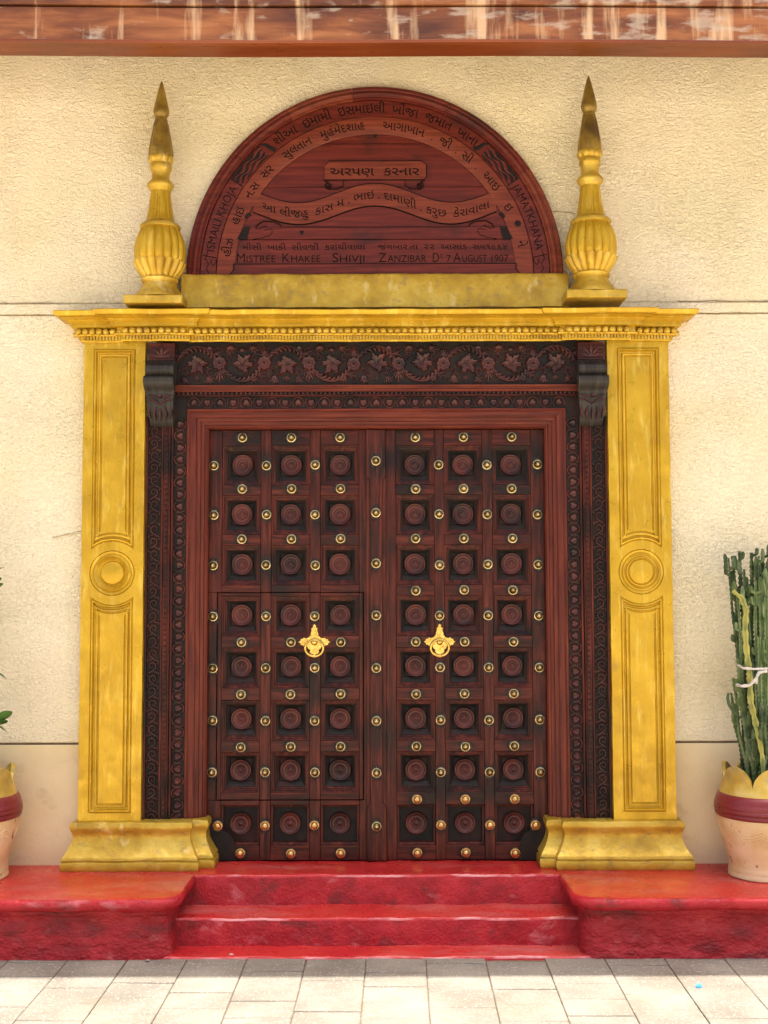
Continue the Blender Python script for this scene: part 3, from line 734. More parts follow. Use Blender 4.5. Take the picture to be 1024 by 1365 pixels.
    flat_text('અરપણ  કરનાર', 441, 561, 233, 11.5, -.0432)
    flat_text('આ લીજહુ  કાસ મ . ભાઇ . દામાણી . કરુછ  કેરાવાલા', 350, 655, 0, 10.5, -.0452, curve=lambda px: rib(px) + 5.5)
    flat_text('મીસી  ખાકી  સીવજી  કરાંચીવાલા', 324, 488, 331.5, 7.6, -.0377)
    flat_text('જંગબાર.તા  ૨૨  આસાડ  સવ૧૯૬૪', 505, 679, 331.5, 7.6, -.0377)
    for cap, rest, xa, xc, xb, hb in (('M', 'ISTREE', 316, 329, 368, 1), ('K', 'HAKEE', 377, 389, 428, 1), ('S', 'HIVJI', 444, 454, 487, 1), ('Z', 'ANZIBAR', 506, 518, 570, 1), ('A', 'UGUST', 606, 618, 651, 1)):
        flat_text(cap, xa, xc - 2, 348, 12.5, -.0377); flat_text(rest, xc, xb, 348, 9.6, -.0377)
    flat_text('D', 578.5, 587, 348, 12.5, -.0377); flat_text('t:', 588.5, 592, 343, 8, -.0377)
    flat_text('7', 597, 602.5, 348, 9.6, -.0377); flat_text('1907', 657, 679.5, 348, 9.6, -.0377)
    for x, y in ((501, 179), (403, 309)):
        q = MB(); a, b = W(x, y); star(q, a, b, lambda u: .013 * (1 + .2 * math.sin(3 * u)), 16, -.0365 if y < 200 else -.0442, .001); build(q, 'dark_knot', M['groove'], t)
plaque()

# ================================================================== DOOR FRAME
XO = .972                                     # half width of the opening
ZT = PZ(570, .03)                             # opening top
frame = thing('carved_door_frame', 'dark red wooden door frame carved with vines, leaves and rosettes', 'door frame', (C, 0, ZP))
ZF0 = PZ(1098, -.03)
def u_part(name, prof, ms, sides='LTR'):
    for sd_ in sides:
        q = MB()
        if sd_ == 'T': rows = [[(C - XO - d, y, ZT + d * .93), (C + XO + d, y, ZT + d * .93)] for d, y in prof]
        else:
            g = -1 if sd_ == 'L' else 1
            rows = [[(C + g * (XO + d), y, ZF0 - .25), (C + g * (XO + d), y, ZT + d * .93)] for d, y in prof]
        q.grid(rows); build(q, name, M[ms[1] if sd_ == 'T' else ms[0]], frame, smooth=25)
u_part('inner_moulding', [(-.004, .14), (-.004, .035), (.004, .026), (.014, .026), (.017, .018), (.034, .016), (.037, .006), (.040, .004), (.058, .002), (.060, -.008), (.066, -.012), (.092, -.013), (.095, -.018), (.102, -.024), (.110, -.022), (.114, -.010)], ('frame_v', 'frame_h'))
u_part('carved_band_ground', [(.114, -.006), (.186, -.006)], ('black_wood', 'black_wood'))
u_part('band_fillet', [(.186, -.004), (.186, -.026), (.189, -.029), (.196, -.029), (.199, -.026), (.199, -.01)], ('wood_v', 'wood_h'))
for g in (-1, 1):                             # outer jamb strips
    def strip(name, d0, d1, prof, m, ztop=PZ(556, -.03)):
        q = MB(); q.grid([[(C + g * (XO + d), y, ZF0 - .25), (C + g * (XO + d), y, ztop)] for d, y in prof]); build(q, name, M[m], frame, smooth=25)
    strip('notched_moulding', 0, 0, [(.199, -.012), (.203, -.030), (.210, -.036), (.214, -.026), (.218, -.024), (.236, -.024), (.240, -.026), (.244, -.036), (.252, -.038), (.256, -.030), (.258, -.012)], 'wood_v')
    strip('carved_band_ground', 0, 0, [(.257, -.014), (.330, -.014)], 'black_wood')
    strip('outer_fillet', 0, 0, [(.329, -.012), (.330, -.034), (.340, -.036), (.344, -.030), (.356, -.030), (.360, -.040), (.375, -.040), (.375, .05)], 'wood_v')
# lintel
ZL = [ZT + d for d in (.186, .222, .272)]
q = MB(); x0, x1 = C - XO - .25, C + XO + .25
zb0, zb1 = ZT + .182, PZ(522, -.03)
q.grid([[(x0, y, z), (x1, y, z)] for z, y in ((zb0, -.012), (zb0 + .004, -.022), (zb1 - .004, -.022), (zb1, -.016))]); build(q, 'bead_rail', M['black_wood'], frame)
zm1 = PZ(512.5, -.04)
q = MB(); q.grid([[(x0, y, z), (x1, y, z)] for z, y in ((zb1, -.012), (zb1, -.034), (zb1 + .008, -.040), (zb1 + .014, -.040), (zb1 + .018, -.034), (zm1 - .016, -.036), (zm1 - .010, -.044), (zm1 - .003, -.046), (zm1, -.040), (zm1, -.015))])
build(q, 'lintel_moulding', M['frame_h'], frame, smooth=25)
zf0, zf1 = zm1 - .001, PZ(455, -.05)
q = MB(); q.box(x0, x1, -.018, .09, zf0, zf1 + .03); build(q, 'frieze_ground', M['black_wood'], frame)
q = MB(); zc = (zb0 + zb1) / 2; k = 92
for i in range(k):
    x = C - XO - .195 + (2 * XO + .39) * (i + .5) / k
    q.add([(x - .007, -.021, zc - .010), (x + .007, -.021, zc - .010), (x + .007, -.021, zc + .010), (x - .007, -.021, zc + .010), (x - .004, -.036, zc - .006), (x + .004, -.036, zc - .006), (x + .004, -.036, zc + .006), (x - .004, -.036, zc + .006)],
          [(0, 1, 5, 4), (1, 2, 6, 5), (2, 3, 7, 6), (3, 0, 4, 7), (4, 5, 6, 7)])
build(q, 'bead_row', M['relief'], frame, stuff=True)
for g in (-1, 1):
    q = MB(); n = 150; zz0, zz1 = ZF0, PZ(562, -.03)
    for i in range(n):
        z = zz0 + (zz1 - zz0) * (i + .5) / n; x = C + g * (XO + .350)
        q.box(x - .004, x + .005, -.036, -.028, z - .0045, z + .0045)
    build(q, 'bead_row', M['relief'], frame, stuff=True)
    q = MB(); n = 74
    for i in range(n):
        z = zz0 + (zz1 - zz0) * (i + .5) / n + random.uniform(-.003, .003); x = C + g * (XO + .227)
        relief(q, [(x - .008, z + .004), (x, z - .005), (x + .007, z + .006)], [.0018, .0036, .0015], -.0235, .005)
    build(q, 'notch_row', M['black_wood'], frame, stuff=True)

# carved scroll of the jambs: one curl mesh, copied
def curl_mesh():
    q = MB(); pts = []
    for i in range(15):
        a = R(-80 + i * 33); r_ = .024 * (1 - i / 17)
        pts.append((-.004 + r_ * math.cos(a), .002 + r_ * math.sin(a)))
    pts = [(-.030, -.036), (-.016, -.032)] + pts
    relief(q, pts, [.002, .0045] + [.005 - .0002 * i for i in range(15)], 0, .010)
    relief(q, [(.004, -.026), (.018, -.030), (.030, -.038)], [.0045, .005, .001], 0, .009)
    relief(q, [(.020, .010), (.030, .018), (.031, .030)], [.002, .006, .001], 0, .009)
    relief(q, [(-.024, .018), (-.030, .028), (-.026, .038)], [.002, .006, .001], 0, .008)
    return q.mesh('carved_scroll', M['relief'])
def heart_mesh():
    q = MB()
    def hf(a):
        a = (a + math.pi) % (2 * math.pi) - math.pi
        return .0225 * (1 + .55 * math.exp(-((a + math.pi / 2) / .38) ** 2) - .45 * math.exp(-((a - math.pi / 2) / .36) ** 2))
    star(q, 0, .004, hf, 20, 0, .010, mid=.66)
    relief(q, arcpts(0, -.002, .031, -150, -30, 7)[::-1], [.0015, .0035, .005, .0055, .0055, .005, .0035, .0015], 0, .011)
    relief(q, [(-.027, -.018), (-.034, .002), (-.030, .022), (-.020, .031)], [.003, .0042, .004, .002], 0, .009)
    relief(q, [(.027, -.018), (.034, .002), (.030, .022)], [.003, .0042, .002], 0, .009)
    return q.mesh('carved_heart', M['relief'])
cm, hm = curl_mesh(), heart_mesh()
zz0, zz1 = ZF0, PZ(566, -.03)
n = 32
for g in (-1, 1):
    for i in range(n):
        z = zz0 + (zz1 - zz0) * (i + .5) / n
        place('carved_scroll', cm, frame, (C + g * (XO + .2935), -.0145, z), scale=(g * (1 if i % 2 else -1) * 1.08, 1.3, 1.12))
    z2 = ZT + .05; n2 = 34
    for i in range(n2):
        z = ZF0 + (z2 - ZF0) * (i + .5) / n2
        place('carved_heart', hm, frame, (C + g * (XO + .150), -.0065, z), rot=(0, R(90 * g), 0), scale=(1, 1, 1 if i % 2 else -1))
n = 29
for i in range(n):
    x = C - XO - .11 + (2 * XO + .22) * (i + .5) / n
    place('carved_heart', hm, frame, (x, -.0065, ZT + .139), scale=(1, 1, (1 if i % 2 else -1) * .92))

# frieze: rosettes, vine leaves, plumes and a waving vine
fh = zf1 - zf0; zcen = (zf0 + zf1) / 2; YR = -.0185
def rosette_mesh():
    q = MB()
    star(q, 0, 0, lambda a: .043 * (1 + .17 * abs(math.cos(4 * a)) - .10), 48, 0, .012, mid=.82, dip=.55)
    lathe(q, (0, -.005, 0), [(.019, 0), (.018, -.009), (.009, -.010), (.006, -.006), (.003, -.010), (.0003, -.010)], 14, 'Y')
    return q.mesh('rosette', M['relief'], smooth=35)
def vineleaf_mesh():
    q = MB()
    def rf(a):
        a = (a + math.pi) % (2 * math.pi) - math.pi
        lob = sum(math.exp(-((a - c) / .30) ** 2) * h for c, h in ((math.pi / 2, 1.0), (.55, .80), (math.pi - .55, .80), (-.55, .55), (-math.pi + .55, .55)))
        return .076 * (.50 + .52 * lob) * (1 + .13 * math.cos(17 * a))
    star(q, 0, 0, rf, 84, 0, .012, mid=.84, dip=.35)
    for a, l in ((90, .04), (20, .032), (160, .032)):
        relief(q, [(0, -.01), (l * math.cos(R(a)), l * math.sin(R(a)))], [.003, .001], -.006, .006)
    return q.mesh('vine_leaf', M['relief'], smooth=35)
def plume_mesh():
    """an arched spray of feathers, opening downwards"""
    q = MB(); R0 = .083
    relief(q, arcpts(0, 0, R0, 168, 12, 18), [.003 + .0025 * math.sin(math.pi * i / 18) for i in range(19)], 0, .010)
    for k in range(9):
        a = 158 - k * 16.5
        if k == 0 or k == 8: rr = .018
        else: rr = .026
        p0 = (R0 * math.cos(R(a)), R0 * math.sin(R(a))); a2 = a - 14; p1 = ((R0 - rr * .55) * math.cos(R(a2)), (R0 - rr * .55) * math.sin(R(a2)))
        a3 = a - 16; p2 = ((R0 - rr) * math.cos(R(a3)), (R0 - rr) * math.sin(R(a3)))
        relief(q, [p0, p1, p2], [.005, .0085, .0018], 0, .013)
    for k in range(4):
        a = 30 - k * 6; p0 = (R0 * math.cos(R(a)), R0 * math.sin(R(a)))
    return q.mesh('plume', M['relief'])
def bud_mesh():
    q = MB()
    star(q, 0, 0, lambda a: .022 * (1 + .12 * math.cos(6 * a)), 18, 0, .011, mid=.7, dip=.6)
    for a in (200, 250, 300, 340): relief(q, [(.014 * math.cos(R(a)), .014 * math.sin(R(a))), (.030 * math.cos(R(a + 10)), .030 * math.sin(R(a + 10)))], [.005, .001], 0, .008)
    return q.mesh('bud', M['relief'])
def tulip_mesh():
    q = MB()
    for a, l in ((90, .050), (62, .044), (118, .044)):
        relief(q, [(0, 0), (l * .55 * math.cos(R(a)), l * .55 * math.sin(R(a))), (l * math.cos(R(a)) * 1.05, l * math.sin(R(a)))], [.004, .0085, .001], 0, .011)
    relief(q, [(-.004, .004), (-.022, .012), (-.03, .030)], [.003, .005, .001], 0, .009); relief(q, [(.004, .004), (.022, .012), (.03, .030)], [.003, .005, .001], 0, .009)
    return q.mesh('carved_tulip', M['relief'])
def sprig_mesh():
    q = MB()
    for a, l in ((75, .030), (30, .042), (-12, .036), (125, .024)):
        relief(q, [(0, 0), (l * .5 * math.cos(R(a + 14)), l * .5 * math.sin(R(a + 14))), (l * math.cos(R(a)), l * math.sin(R(a)))], [.003, .0065, .001], 0, .010)
    return q.mesh('sprig', M['relief'])
SPR = sprig_mesh()
rm_, lm_, pm_, bm_, tm_ = rosette_mesh(), vineleaf_mesh(), plume_mesh(), bud_mesh(), tulip_mesh()
xa, xb = C - 1.155, C + 1.155; U = 9; per = (xb - xa) / U
vine = MB(); vp = []
for i in range(U * 16 + 1):
    x = xa + (xb - xa) * i / (U * 16); vp.append((x, zcen + fh * .40 * math.cos(math.pi * (x - xa) / per - math.pi / 2)))
relief(vine, vp, .0060, YR, .013)
build(vine, 'vine', M['relief'], frame)
for i in range(U):
    xm = xa + (i + .5) * per; up = 1 if i % 2 == 0 else -1
    place('plume', pm_, frame, (xm, YR, zcen - up * .004), scale=(1.36, 1.5, up * 1.27))
    place('vine_leaf', lm_, frame, (xm + .004, YR, zcen + random.uniform(-.006, .006)), rot=(0, R(random.choice((35, -40, 140, -150))), 0), scale=(1, 1.6, 1))
    xr_ = xa + (i + 1) * per - .0
    if i < U - 1:
        place('rosette', rm_, frame, (xr_, YR, zcen + random.uniform(-.004, .006)), scale=(1, 1.4, 1))
        place('carved_tulip', tm_, frame, (xr_, YR, zcen - up * .040), scale=(1.05, 1, -up * 1.35))
        for dx in (-.058, .058): place('bud', bm_, frame, (xr_ + dx, YR, zcen + up * fh * .34), rot=(0, R(random.uniform(-40, 40)), 0))

for i in range(U):
    xm = xa + (i + .5) * per; up = 1 if i % 2 == 0 else -1
    for sx_ in (-1, 1):
        place('carved_scroll', cm, frame, (xm + sx_ * .072, YR, zcen - up * .040), rot=(0, R(sx_ * 30), 0), scale=(-sx_ * .8, .95, up * .8))
        place('carved_scroll', cm, frame, (xm + sx_ * .128, YR, zcen + up * .082), rot=(0, R(-sx_ * 40), 0), scale=(sx_ * .62, .9, -up * .62))
    for dx, dz, rt, sc in ((-.062, .082, 25, .9), (.062, .082, -25, .9), (0, .070, 0, .8)):
        place('carved_tulip', tm_, frame, (xm + dx, YR, zcen - up * dz), rot=(0, R(rt), 0), scale=(sc, 1, -up * sc * .8))
    for sgn in (-1, 1): place('sprig', SPR, frame, (xm + sgn * .108, YR, zcen + up * .052), rot=(0, R(90 - 90 * sgn), 0), scale=(1, 1, up * 1.1))
for i in range(U * 2 + 1):                      # small sprigs between the arches and the borders
    x = xa + i * per / 2; up = 1 if (i // 2) % 2 == 0 else -1
    for sgn in (-1, 1):
        if i % 2: q = (x + sgn * .062, zcen - up * fh * .36)
        else: q = (x + sgn * .082, zcen + sgn * up * fh * .02)
        if abs(q[0] - C) < 1.13 and i % 2: place('sprig', SPR, frame, (q[0], YR, q[1]), rot=(0, R(90 - 90 * sgn + 20 * up), 0), scale=(1, 1, up))
# corbels
def corbel(g, label):
    xc = C + g * 1.222; hw = .079
    zt, z1, z2, z3 = PZ(455, -.1), PZ(478, -.12), PZ(521, -.15), PZ(568, -.06)
    q = MB(); prism(q, [(xc - hw + .004, z1), (xc + hw - .004, z1), (xc + hw - .004, zt), (xc - hw + .004, zt)], -.075, .0, .003)
    body = build(q, 'corbel', [M['wood_h']], frame); body['label'] = label
    q = MB()
    for a, l, w_ in ((90, .078, .016), (55, .070, .013), (125, .070, .013), (22, .062, .011), (158, .062, .011)):
        relief(q, [(xc, z1 + .016), (xc + l * .55 * math.cos(R(a)), z1 + .016 + l * .55 * math.sin(R(a))), (xc + l * math.cos(R(a)) * 1.1, z1 + .016 + l * math.sin(R(a)))], [.004, w_, .002], -.0752, .010)
    for s_ in (-1, 1): relief(q, [(xc + s_ * .012, z1 + .014), (xc + s_ * .04, z1 + .022), (xc + s_ * .066, z1 + .012)], [.003, .006, .001], -.0752, .008)
    relief(q, [(xc - hw + .006, z1 + .004), (xc + hw - .006, z1 + .004)], .004, -.0752, .006)
    build(q, 'palmette', M['relief'], body)
    # scrolled body from a side profile
    prof = [(z1, -.06), (z1 - .002, -.085), (z1 - .012, -.092), (z1 - .024, -.115), (z1 - .040, -.135), (z1 - .062, -.140), (z1 - .082, -.130), (z1 - .092, -.118), (z1 - .096, -.122), (z1 - .100, -.150), (z1 - .112, -.164),
            (z1 - .132, -.168), (z1 - .152, -.160), (z1 - .168, -.140), (z1 - .178, -.122), (z1 - .190, -.112), (z2 - .03, -.108), ((z2 * 2 + z3) / 3, -.104), ((z2 + z3 * 2) / 3, -.088), (z3 + .03, -.068), (z3 + .008, -.052), (z3, -.03)]
    q = MB(); rows = []
    n = 10
    for i in range(n + 1):
        f = -1 + 2 * i / n; rows.append([(xc + f * (hw + (.006 if .095 < z1 - z < .185 else 0) - (.016 * max(0, (z2 - z) / (z2 - z3)))), y + .004 * abs(math.sin(i * 1.57)) * (1 if z > z2 else 0), z) for z, y in prof])
    q.grid(rows)
    for r_ in (rows[0], rows[-1]): q.add([p for p in r_] + [(r_[-1][0], .0, z3), (r_[0][0], .0, z1)], [list(range(len(r_) + 2))])
    build(q, 'scroll_body', M['dusty'], body, smooth=35)
    q = MB(); zz = z2 - .018
    for s_ in (-1, 1):
        relief(q, [(xc, zz - .05), (xc + s_ * .02, zz - .036), (xc + s_ * .045, zz - .022), (xc + s_ * .075, zz - .026)], [.003, .006, .006, .002], -.108, .012)
        relief(q, [(xc + s_ * .015, zz - .012), (xc + s_ * .04, zz - .002), (xc + s_ * .07, zz + .002)], [.003, .007, .002], -.110, .010)
        relief(q, [(xc + s_ * .022, zz - .06), (xc + s_ * .034, zz - .10), (xc + s_ * .026, zz - .14)], [.004, .010, .004], -.094, .014)
        relief(q, [(xc + s_ * .058, zz - .05), (xc + s_ * .064, zz - .09), (xc + s_ * .052, zz - .135)], [.004, .008, .003], -.094, .012)
    star(q, xc, zz - .004, lambda a: .013, 12, -.110, .012)
    relief(q, [(xc, zz - .07), (xc, zz - .10), (xc, zz - .145)], [.003, .009, .003], -.092, .018)
    build(q, 'acanthus', M['relief'], body)
corbel(-1, 'blackened scroll corbel at the left end of the carved frieze')
corbel(1, 'blackened scroll corbel at the right end of the carved frieze')

# ================================================================== DOOR LEAVES
ROWY = [620, 686, 753, 821, 890, 960, 1029, 1100]
RZ = [PZ(y, YD) for y in ROWY]
SY = [583, 651.5, 718, 787, 855.5, 925, 995, 1065, 1137]
SZ = [PZ(y, YD) for y in SY]
CL = [-.823, -.5385, -.2545]; CR = [.181, .459, .739]
CH = .1115                                    # half a coffer
def coffer_mesh(kind=0):
    q = MB(); o = [(-CH, -.1145), (CH, -.1145), (CH, .1145), (-CH, .1145)]
    if kind == 0:
        pr = [(0, .002), (.003, .006), (.009, .007), (.011, .014), (.018, .015), (.020, .022), (.026, .023), (.028, .028)]
        frame_sweep(q, o, pr, 0, fill=False, mi=0)
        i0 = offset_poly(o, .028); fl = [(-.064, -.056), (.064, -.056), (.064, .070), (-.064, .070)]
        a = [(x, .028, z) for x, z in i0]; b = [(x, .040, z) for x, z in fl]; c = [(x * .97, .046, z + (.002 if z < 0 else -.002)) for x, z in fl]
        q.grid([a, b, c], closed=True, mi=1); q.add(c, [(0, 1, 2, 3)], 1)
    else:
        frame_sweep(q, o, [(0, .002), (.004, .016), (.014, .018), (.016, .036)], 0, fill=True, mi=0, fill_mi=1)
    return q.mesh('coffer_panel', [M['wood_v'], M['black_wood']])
def boss_mesh():
    q = MB(); lathe(q, (0, 0, 0), [(.061, 0), (.061, -.016), (.058, -.021), (.052, -.020), (.049, -.016), (.042, -.013), (.032, -.014), (.028, -.018), (.024, -.017), (.018, -.014), (.013, -.015), (.011, -.024), (.007, -.027), (.0003, -.028)], 30, 'Y')
    return q.mesh('boss', M['boss'], smooth=30)
def stud_mesh(m, m2):
    q = MB(); lathe(q, (0, 0, 0), [(.0285, 0), (.0285, -.004), (.026, -.008), (.0225, -.009), (.0205, -.007)], 22, 'Y')
    lathe(q, (0, 0, 0), [(.0205, -.007), (.0195, -.010), (.0185, -.018), (.0155, -.024), (.0105, -.028), (.0075, -.0285)], 22, 'Y', mi=2)
    lathe(q, (0, 0, 0), [(.0075, -.0285), (.0065, -.032), (.0035, -.0345), (.0003, -.035)], 22, 'Y')
    a, b = (.029, .056) if m2 == 0 else (.056, .029)
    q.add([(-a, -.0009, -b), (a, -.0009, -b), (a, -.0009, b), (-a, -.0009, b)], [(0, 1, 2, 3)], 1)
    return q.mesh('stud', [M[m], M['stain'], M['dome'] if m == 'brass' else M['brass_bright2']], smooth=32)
cof, cof1, bos = coffer_mesh(), coffer_mesh(1), boss_mesh()
STUD = {(k, o): stud_mesh(k, o) for k in ('brass', 'brass_bright2') for o in (0, 1)}
stu = STUD['brass', 0]
def bx(parent, name, x0, x1, z0, z1, m, y0=YD, y1=YD + .068, b=.002):
    q = MB(); q.box(x0, x1, y0, y1, z0, z1, b); return build(q, name, M[m], parent)
def halo(parent, pts): pass
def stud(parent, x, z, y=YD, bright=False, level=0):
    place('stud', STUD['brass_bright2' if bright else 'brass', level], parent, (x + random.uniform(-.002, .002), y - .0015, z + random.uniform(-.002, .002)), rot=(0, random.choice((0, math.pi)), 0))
def coffers(parent, cols, rows, y=YD, last=False):
    for c in cols:
        for r_ in rows:
            place('coffer_panel', cof1 if r_ == 7 else cof, parent, (c, y, RZ[r_]), scale=(1, 1.38, 1))
            place('boss', bos, parent, (c + random.uniform(-.002, .002), y + (.0625 if r_ != 7 else .049), RZ[r_] + .006), rot=(0, random.uniform(0, 6), 0), scale=(1 + random.uniform(-.03, .03), 1.25, 1 + random.uniform(-.03, .03)))
ztop, zbot = PZ(573, YD), ZP + .006
gz = lambda r_: (RZ[r_] - .1145, RZ[r_] + .1145)
def lattice(parent, cols, rows, xl, xr, z0, z1, y=YD):
    """stiles and rails round the coffers of a leaf or of the wicket"""
    xs = [xl] + [v for c in cols for v in (c - CH, c + CH)] + [xr]
    for i in range(0, len(xs), 2): bx(parent, 'stile', xs[i] + .0004, xs[i + 1] - .0004, z0, z1, 'wood_v', y)
    edges = [z1] + [v for r_ in rows for v in (gz(r_)[1], gz(r_)[0])] + [z0]
    for k in range(0, len(edges), 2):
        for c in cols:
            if edges[k] - edges[k + 1] > .01: bx(parent, 'rail', c - CH + .0006, c + CH - .0006, edges[k + 1], edges[k], 'wood_h', y + .0015)
def knocker(parent, x, z, y):
    s = .00435
    half = [(0, 24), (2.4, 21.5), (2.0, 19.5), (4.6, 18), (3.8, 15.5), (5, 12), (5.6, 8.5), (8.5, 5.8), (12, 5), (14, 6.2), (15.5, 4.2), (18, 4), (18.6, 1.6), (21.5, 0), (18.6, -1.6), (18, -4), (15.5, -4.2), (14, -6.0), (11.5, -5), (9.5, -6.5),
            (8.4, -9), (5.8, -10.5), (6.6, -13), (4.4, -15.5), (2.2, -16), (0, -18)]
    pts = half + [(-a, b) for a, b in half[1:-1]][::-1]
    q = MB(); prism(q, [(x + a * s, z + b * s) for a, b in pts][::-1], y - .006, y, .0015); pl = build(q, 'knocker_plate', M['brass_bright'], parent)
    return pl, s
def knocker_more(parent, x, z, y, s):
    q = MB(); lathe(q, (x, y - .006, z), [(.026, 0), (.025, -.006), (.020, -.007), (.019, -.011), (.013, -.020), (.008, -.022), (.0003, -.024)], 22, 'Y'); build(q, 'knocker_boss', M['brass_bright'], parent, smooth=35)
    q = MB(); ring = [(x + .052 * math.sin(a), y - .022 - .006 * math.cos(a), z - .034 + .047 * math.cos(a)) for a in [2 * math.pi * i / 32 for i in range(33)]]
    tube(q, ring, [.0055 + .0035 * (1 - math.cos(2 * math.pi * i / 32)) / 2 for i in range(33)], 8); build(q, 'knocker_ring', M['brass_bright'], parent, smooth=50)

# left leaf, with its wicket door
XLo, XLi = C - XO + .004, -.1005
left = thing('door_leaf', 'left carved door leaf with a small wicket door and brass studs', 'door', (XLo, YD, ZP), 'paired studded door leaves')
zw1, zw0 = PZ(790, YD), PZ(1065.5, YD)
xw0, xw1 = -.957, -.121
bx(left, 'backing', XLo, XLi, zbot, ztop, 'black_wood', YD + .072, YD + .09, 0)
lattice(left, CL, [0, 1, 2], XLo, XLi, zw1 + .004, ztop)
bx(left, 'stile', XLo, xw0 - .004, zw0 - .004, zw1 + .003, 'wood_v'); bx(left, 'stile', xw1 + .004, XLi, zw0 - .004, zw1 + .003, 'wood_v')
lattice(left, CL, [7], XLo, XLi, zbot, zw0 - .005)
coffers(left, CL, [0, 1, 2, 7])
q = MB(); q.box(xw0, xw1, YD + .066, YD + .070, zw0, zw1)
wk = build(q, 'wicket_door', M['black_wood'], left); wk['label'] = 'small wicket door cut into the left leaf'
YW = YD - .004
lattice(wk, CL, [3, 4, 5, 6], xw0, xw1, zw0, zw1, YW)
coffers(wk, CL, [3, 4, 5, 6], YW)
for r_ in range(8):
    stud(left, C - (.941 if r_ < 7 else .905), RZ[r_], YD if r_ < 7 else YD - .006, bright=(r_ == 7))
    for x in (-.679, -.397): stud(wk if 3 <= r_ <= 6 else left, x, RZ[r_], YW if 3 <= r_ <= 6 else YD, bright=(r_ == 7))
for k in (0, 1, 2, 4, 5, 6, 8):
    for c in CL: stud(wk if 4 <= k <= 6 else left, c + .004, SZ[k], YW if 4 <= k <= 6 else YD, bright=(k == 8), level=1)
pl, s_ = knocker(wk, -.4, SZ[4], YW); knocker_more(wk, -.4, SZ[4], YW, s_)
# right leaf
XRi, XRo = .0105, C + XO - .004
right = thing('door_leaf', 'right carved door leaf with the studded centre post and full height panels', 'door', (XRo, YD, ZP), 'paired studded door leaves')
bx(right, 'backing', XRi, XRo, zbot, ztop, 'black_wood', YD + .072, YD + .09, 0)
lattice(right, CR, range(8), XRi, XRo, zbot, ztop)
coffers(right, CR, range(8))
for r_ in range(8):
    for x in (.3195, .5985, C + (.930 if r_ < 7 else .898)): stud(right, x, RZ[r_], YD - (.006 if r_ == 7 and x > .8 else 0), bright=(r_ == 7))
for k in range(9):
    for c in CR: stud(right, c + .002, SZ[k], bright=(k >= 7), level=1)
knocker(right, .3185, SZ[4], YD); knocker_more(right, .3185, SZ[4], YD, .00435)
# centre post
xp = (XLi + XRi) / 2; za, zb_ = PZ(640, YD), PZ(1072, YD)
q = MB(); w0, w1 = .0565, .037
out = [(xp + w0, zbot), (xp + w0, zb_ - .03), (xp + w0 - .004, zb_ - .012), (xp + w1, zb_ + .014), (xp + w1, za - .02), (xp + w1 + .004, za + .006), (xp + w0, za + .02), (xp + w0, ztop)]
out = out + [(2 * xp - a, b) for a, b in reversed(out)]
prism(q, out, YD - .028, YD + .01, .004)
post = build(q, 'centre_post', M['wood_v'], right)
q = MB(); q.box(xp - w0, xp + w0, YD - .010, YD + .04, zbot, ztop, .001); build(q, 'post_backing', M['wood_v'], right)
for r_, y in enumerate([615, 684, 751, 820, 890, 960, 1029, 1100]): place('stud', stu, right, (xp, YD - .028, PZ(y, YD)))
# shaped corner plates at the foot of each leaf
for g, par in ((-1, left), (1, right)):
    X = lambda v: C + g * v
    pts = [(.968, zbot + .002), (.968, zbot + .21), (.93, zbot + .235), (.895, zbot + .235), (.875, zbot + .222), (.885, zbot + .205), (.905, zbot + .195), (.903, zbot + .175), (.875, zbot + .165), (.84, zbot + .150), (.818, zbot + .115), (.812, zbot + .075), (.812, zbot + .002)]
    poly = [(X(a), b) for a, b in pts]
    if g < 0: poly = poly[::-1]
    q = MB(); prism(q, poly[::-1] if True else poly, YD - .006, YD, .002); build(q, 'corner_plate', M['black_wood'], par)
    pass

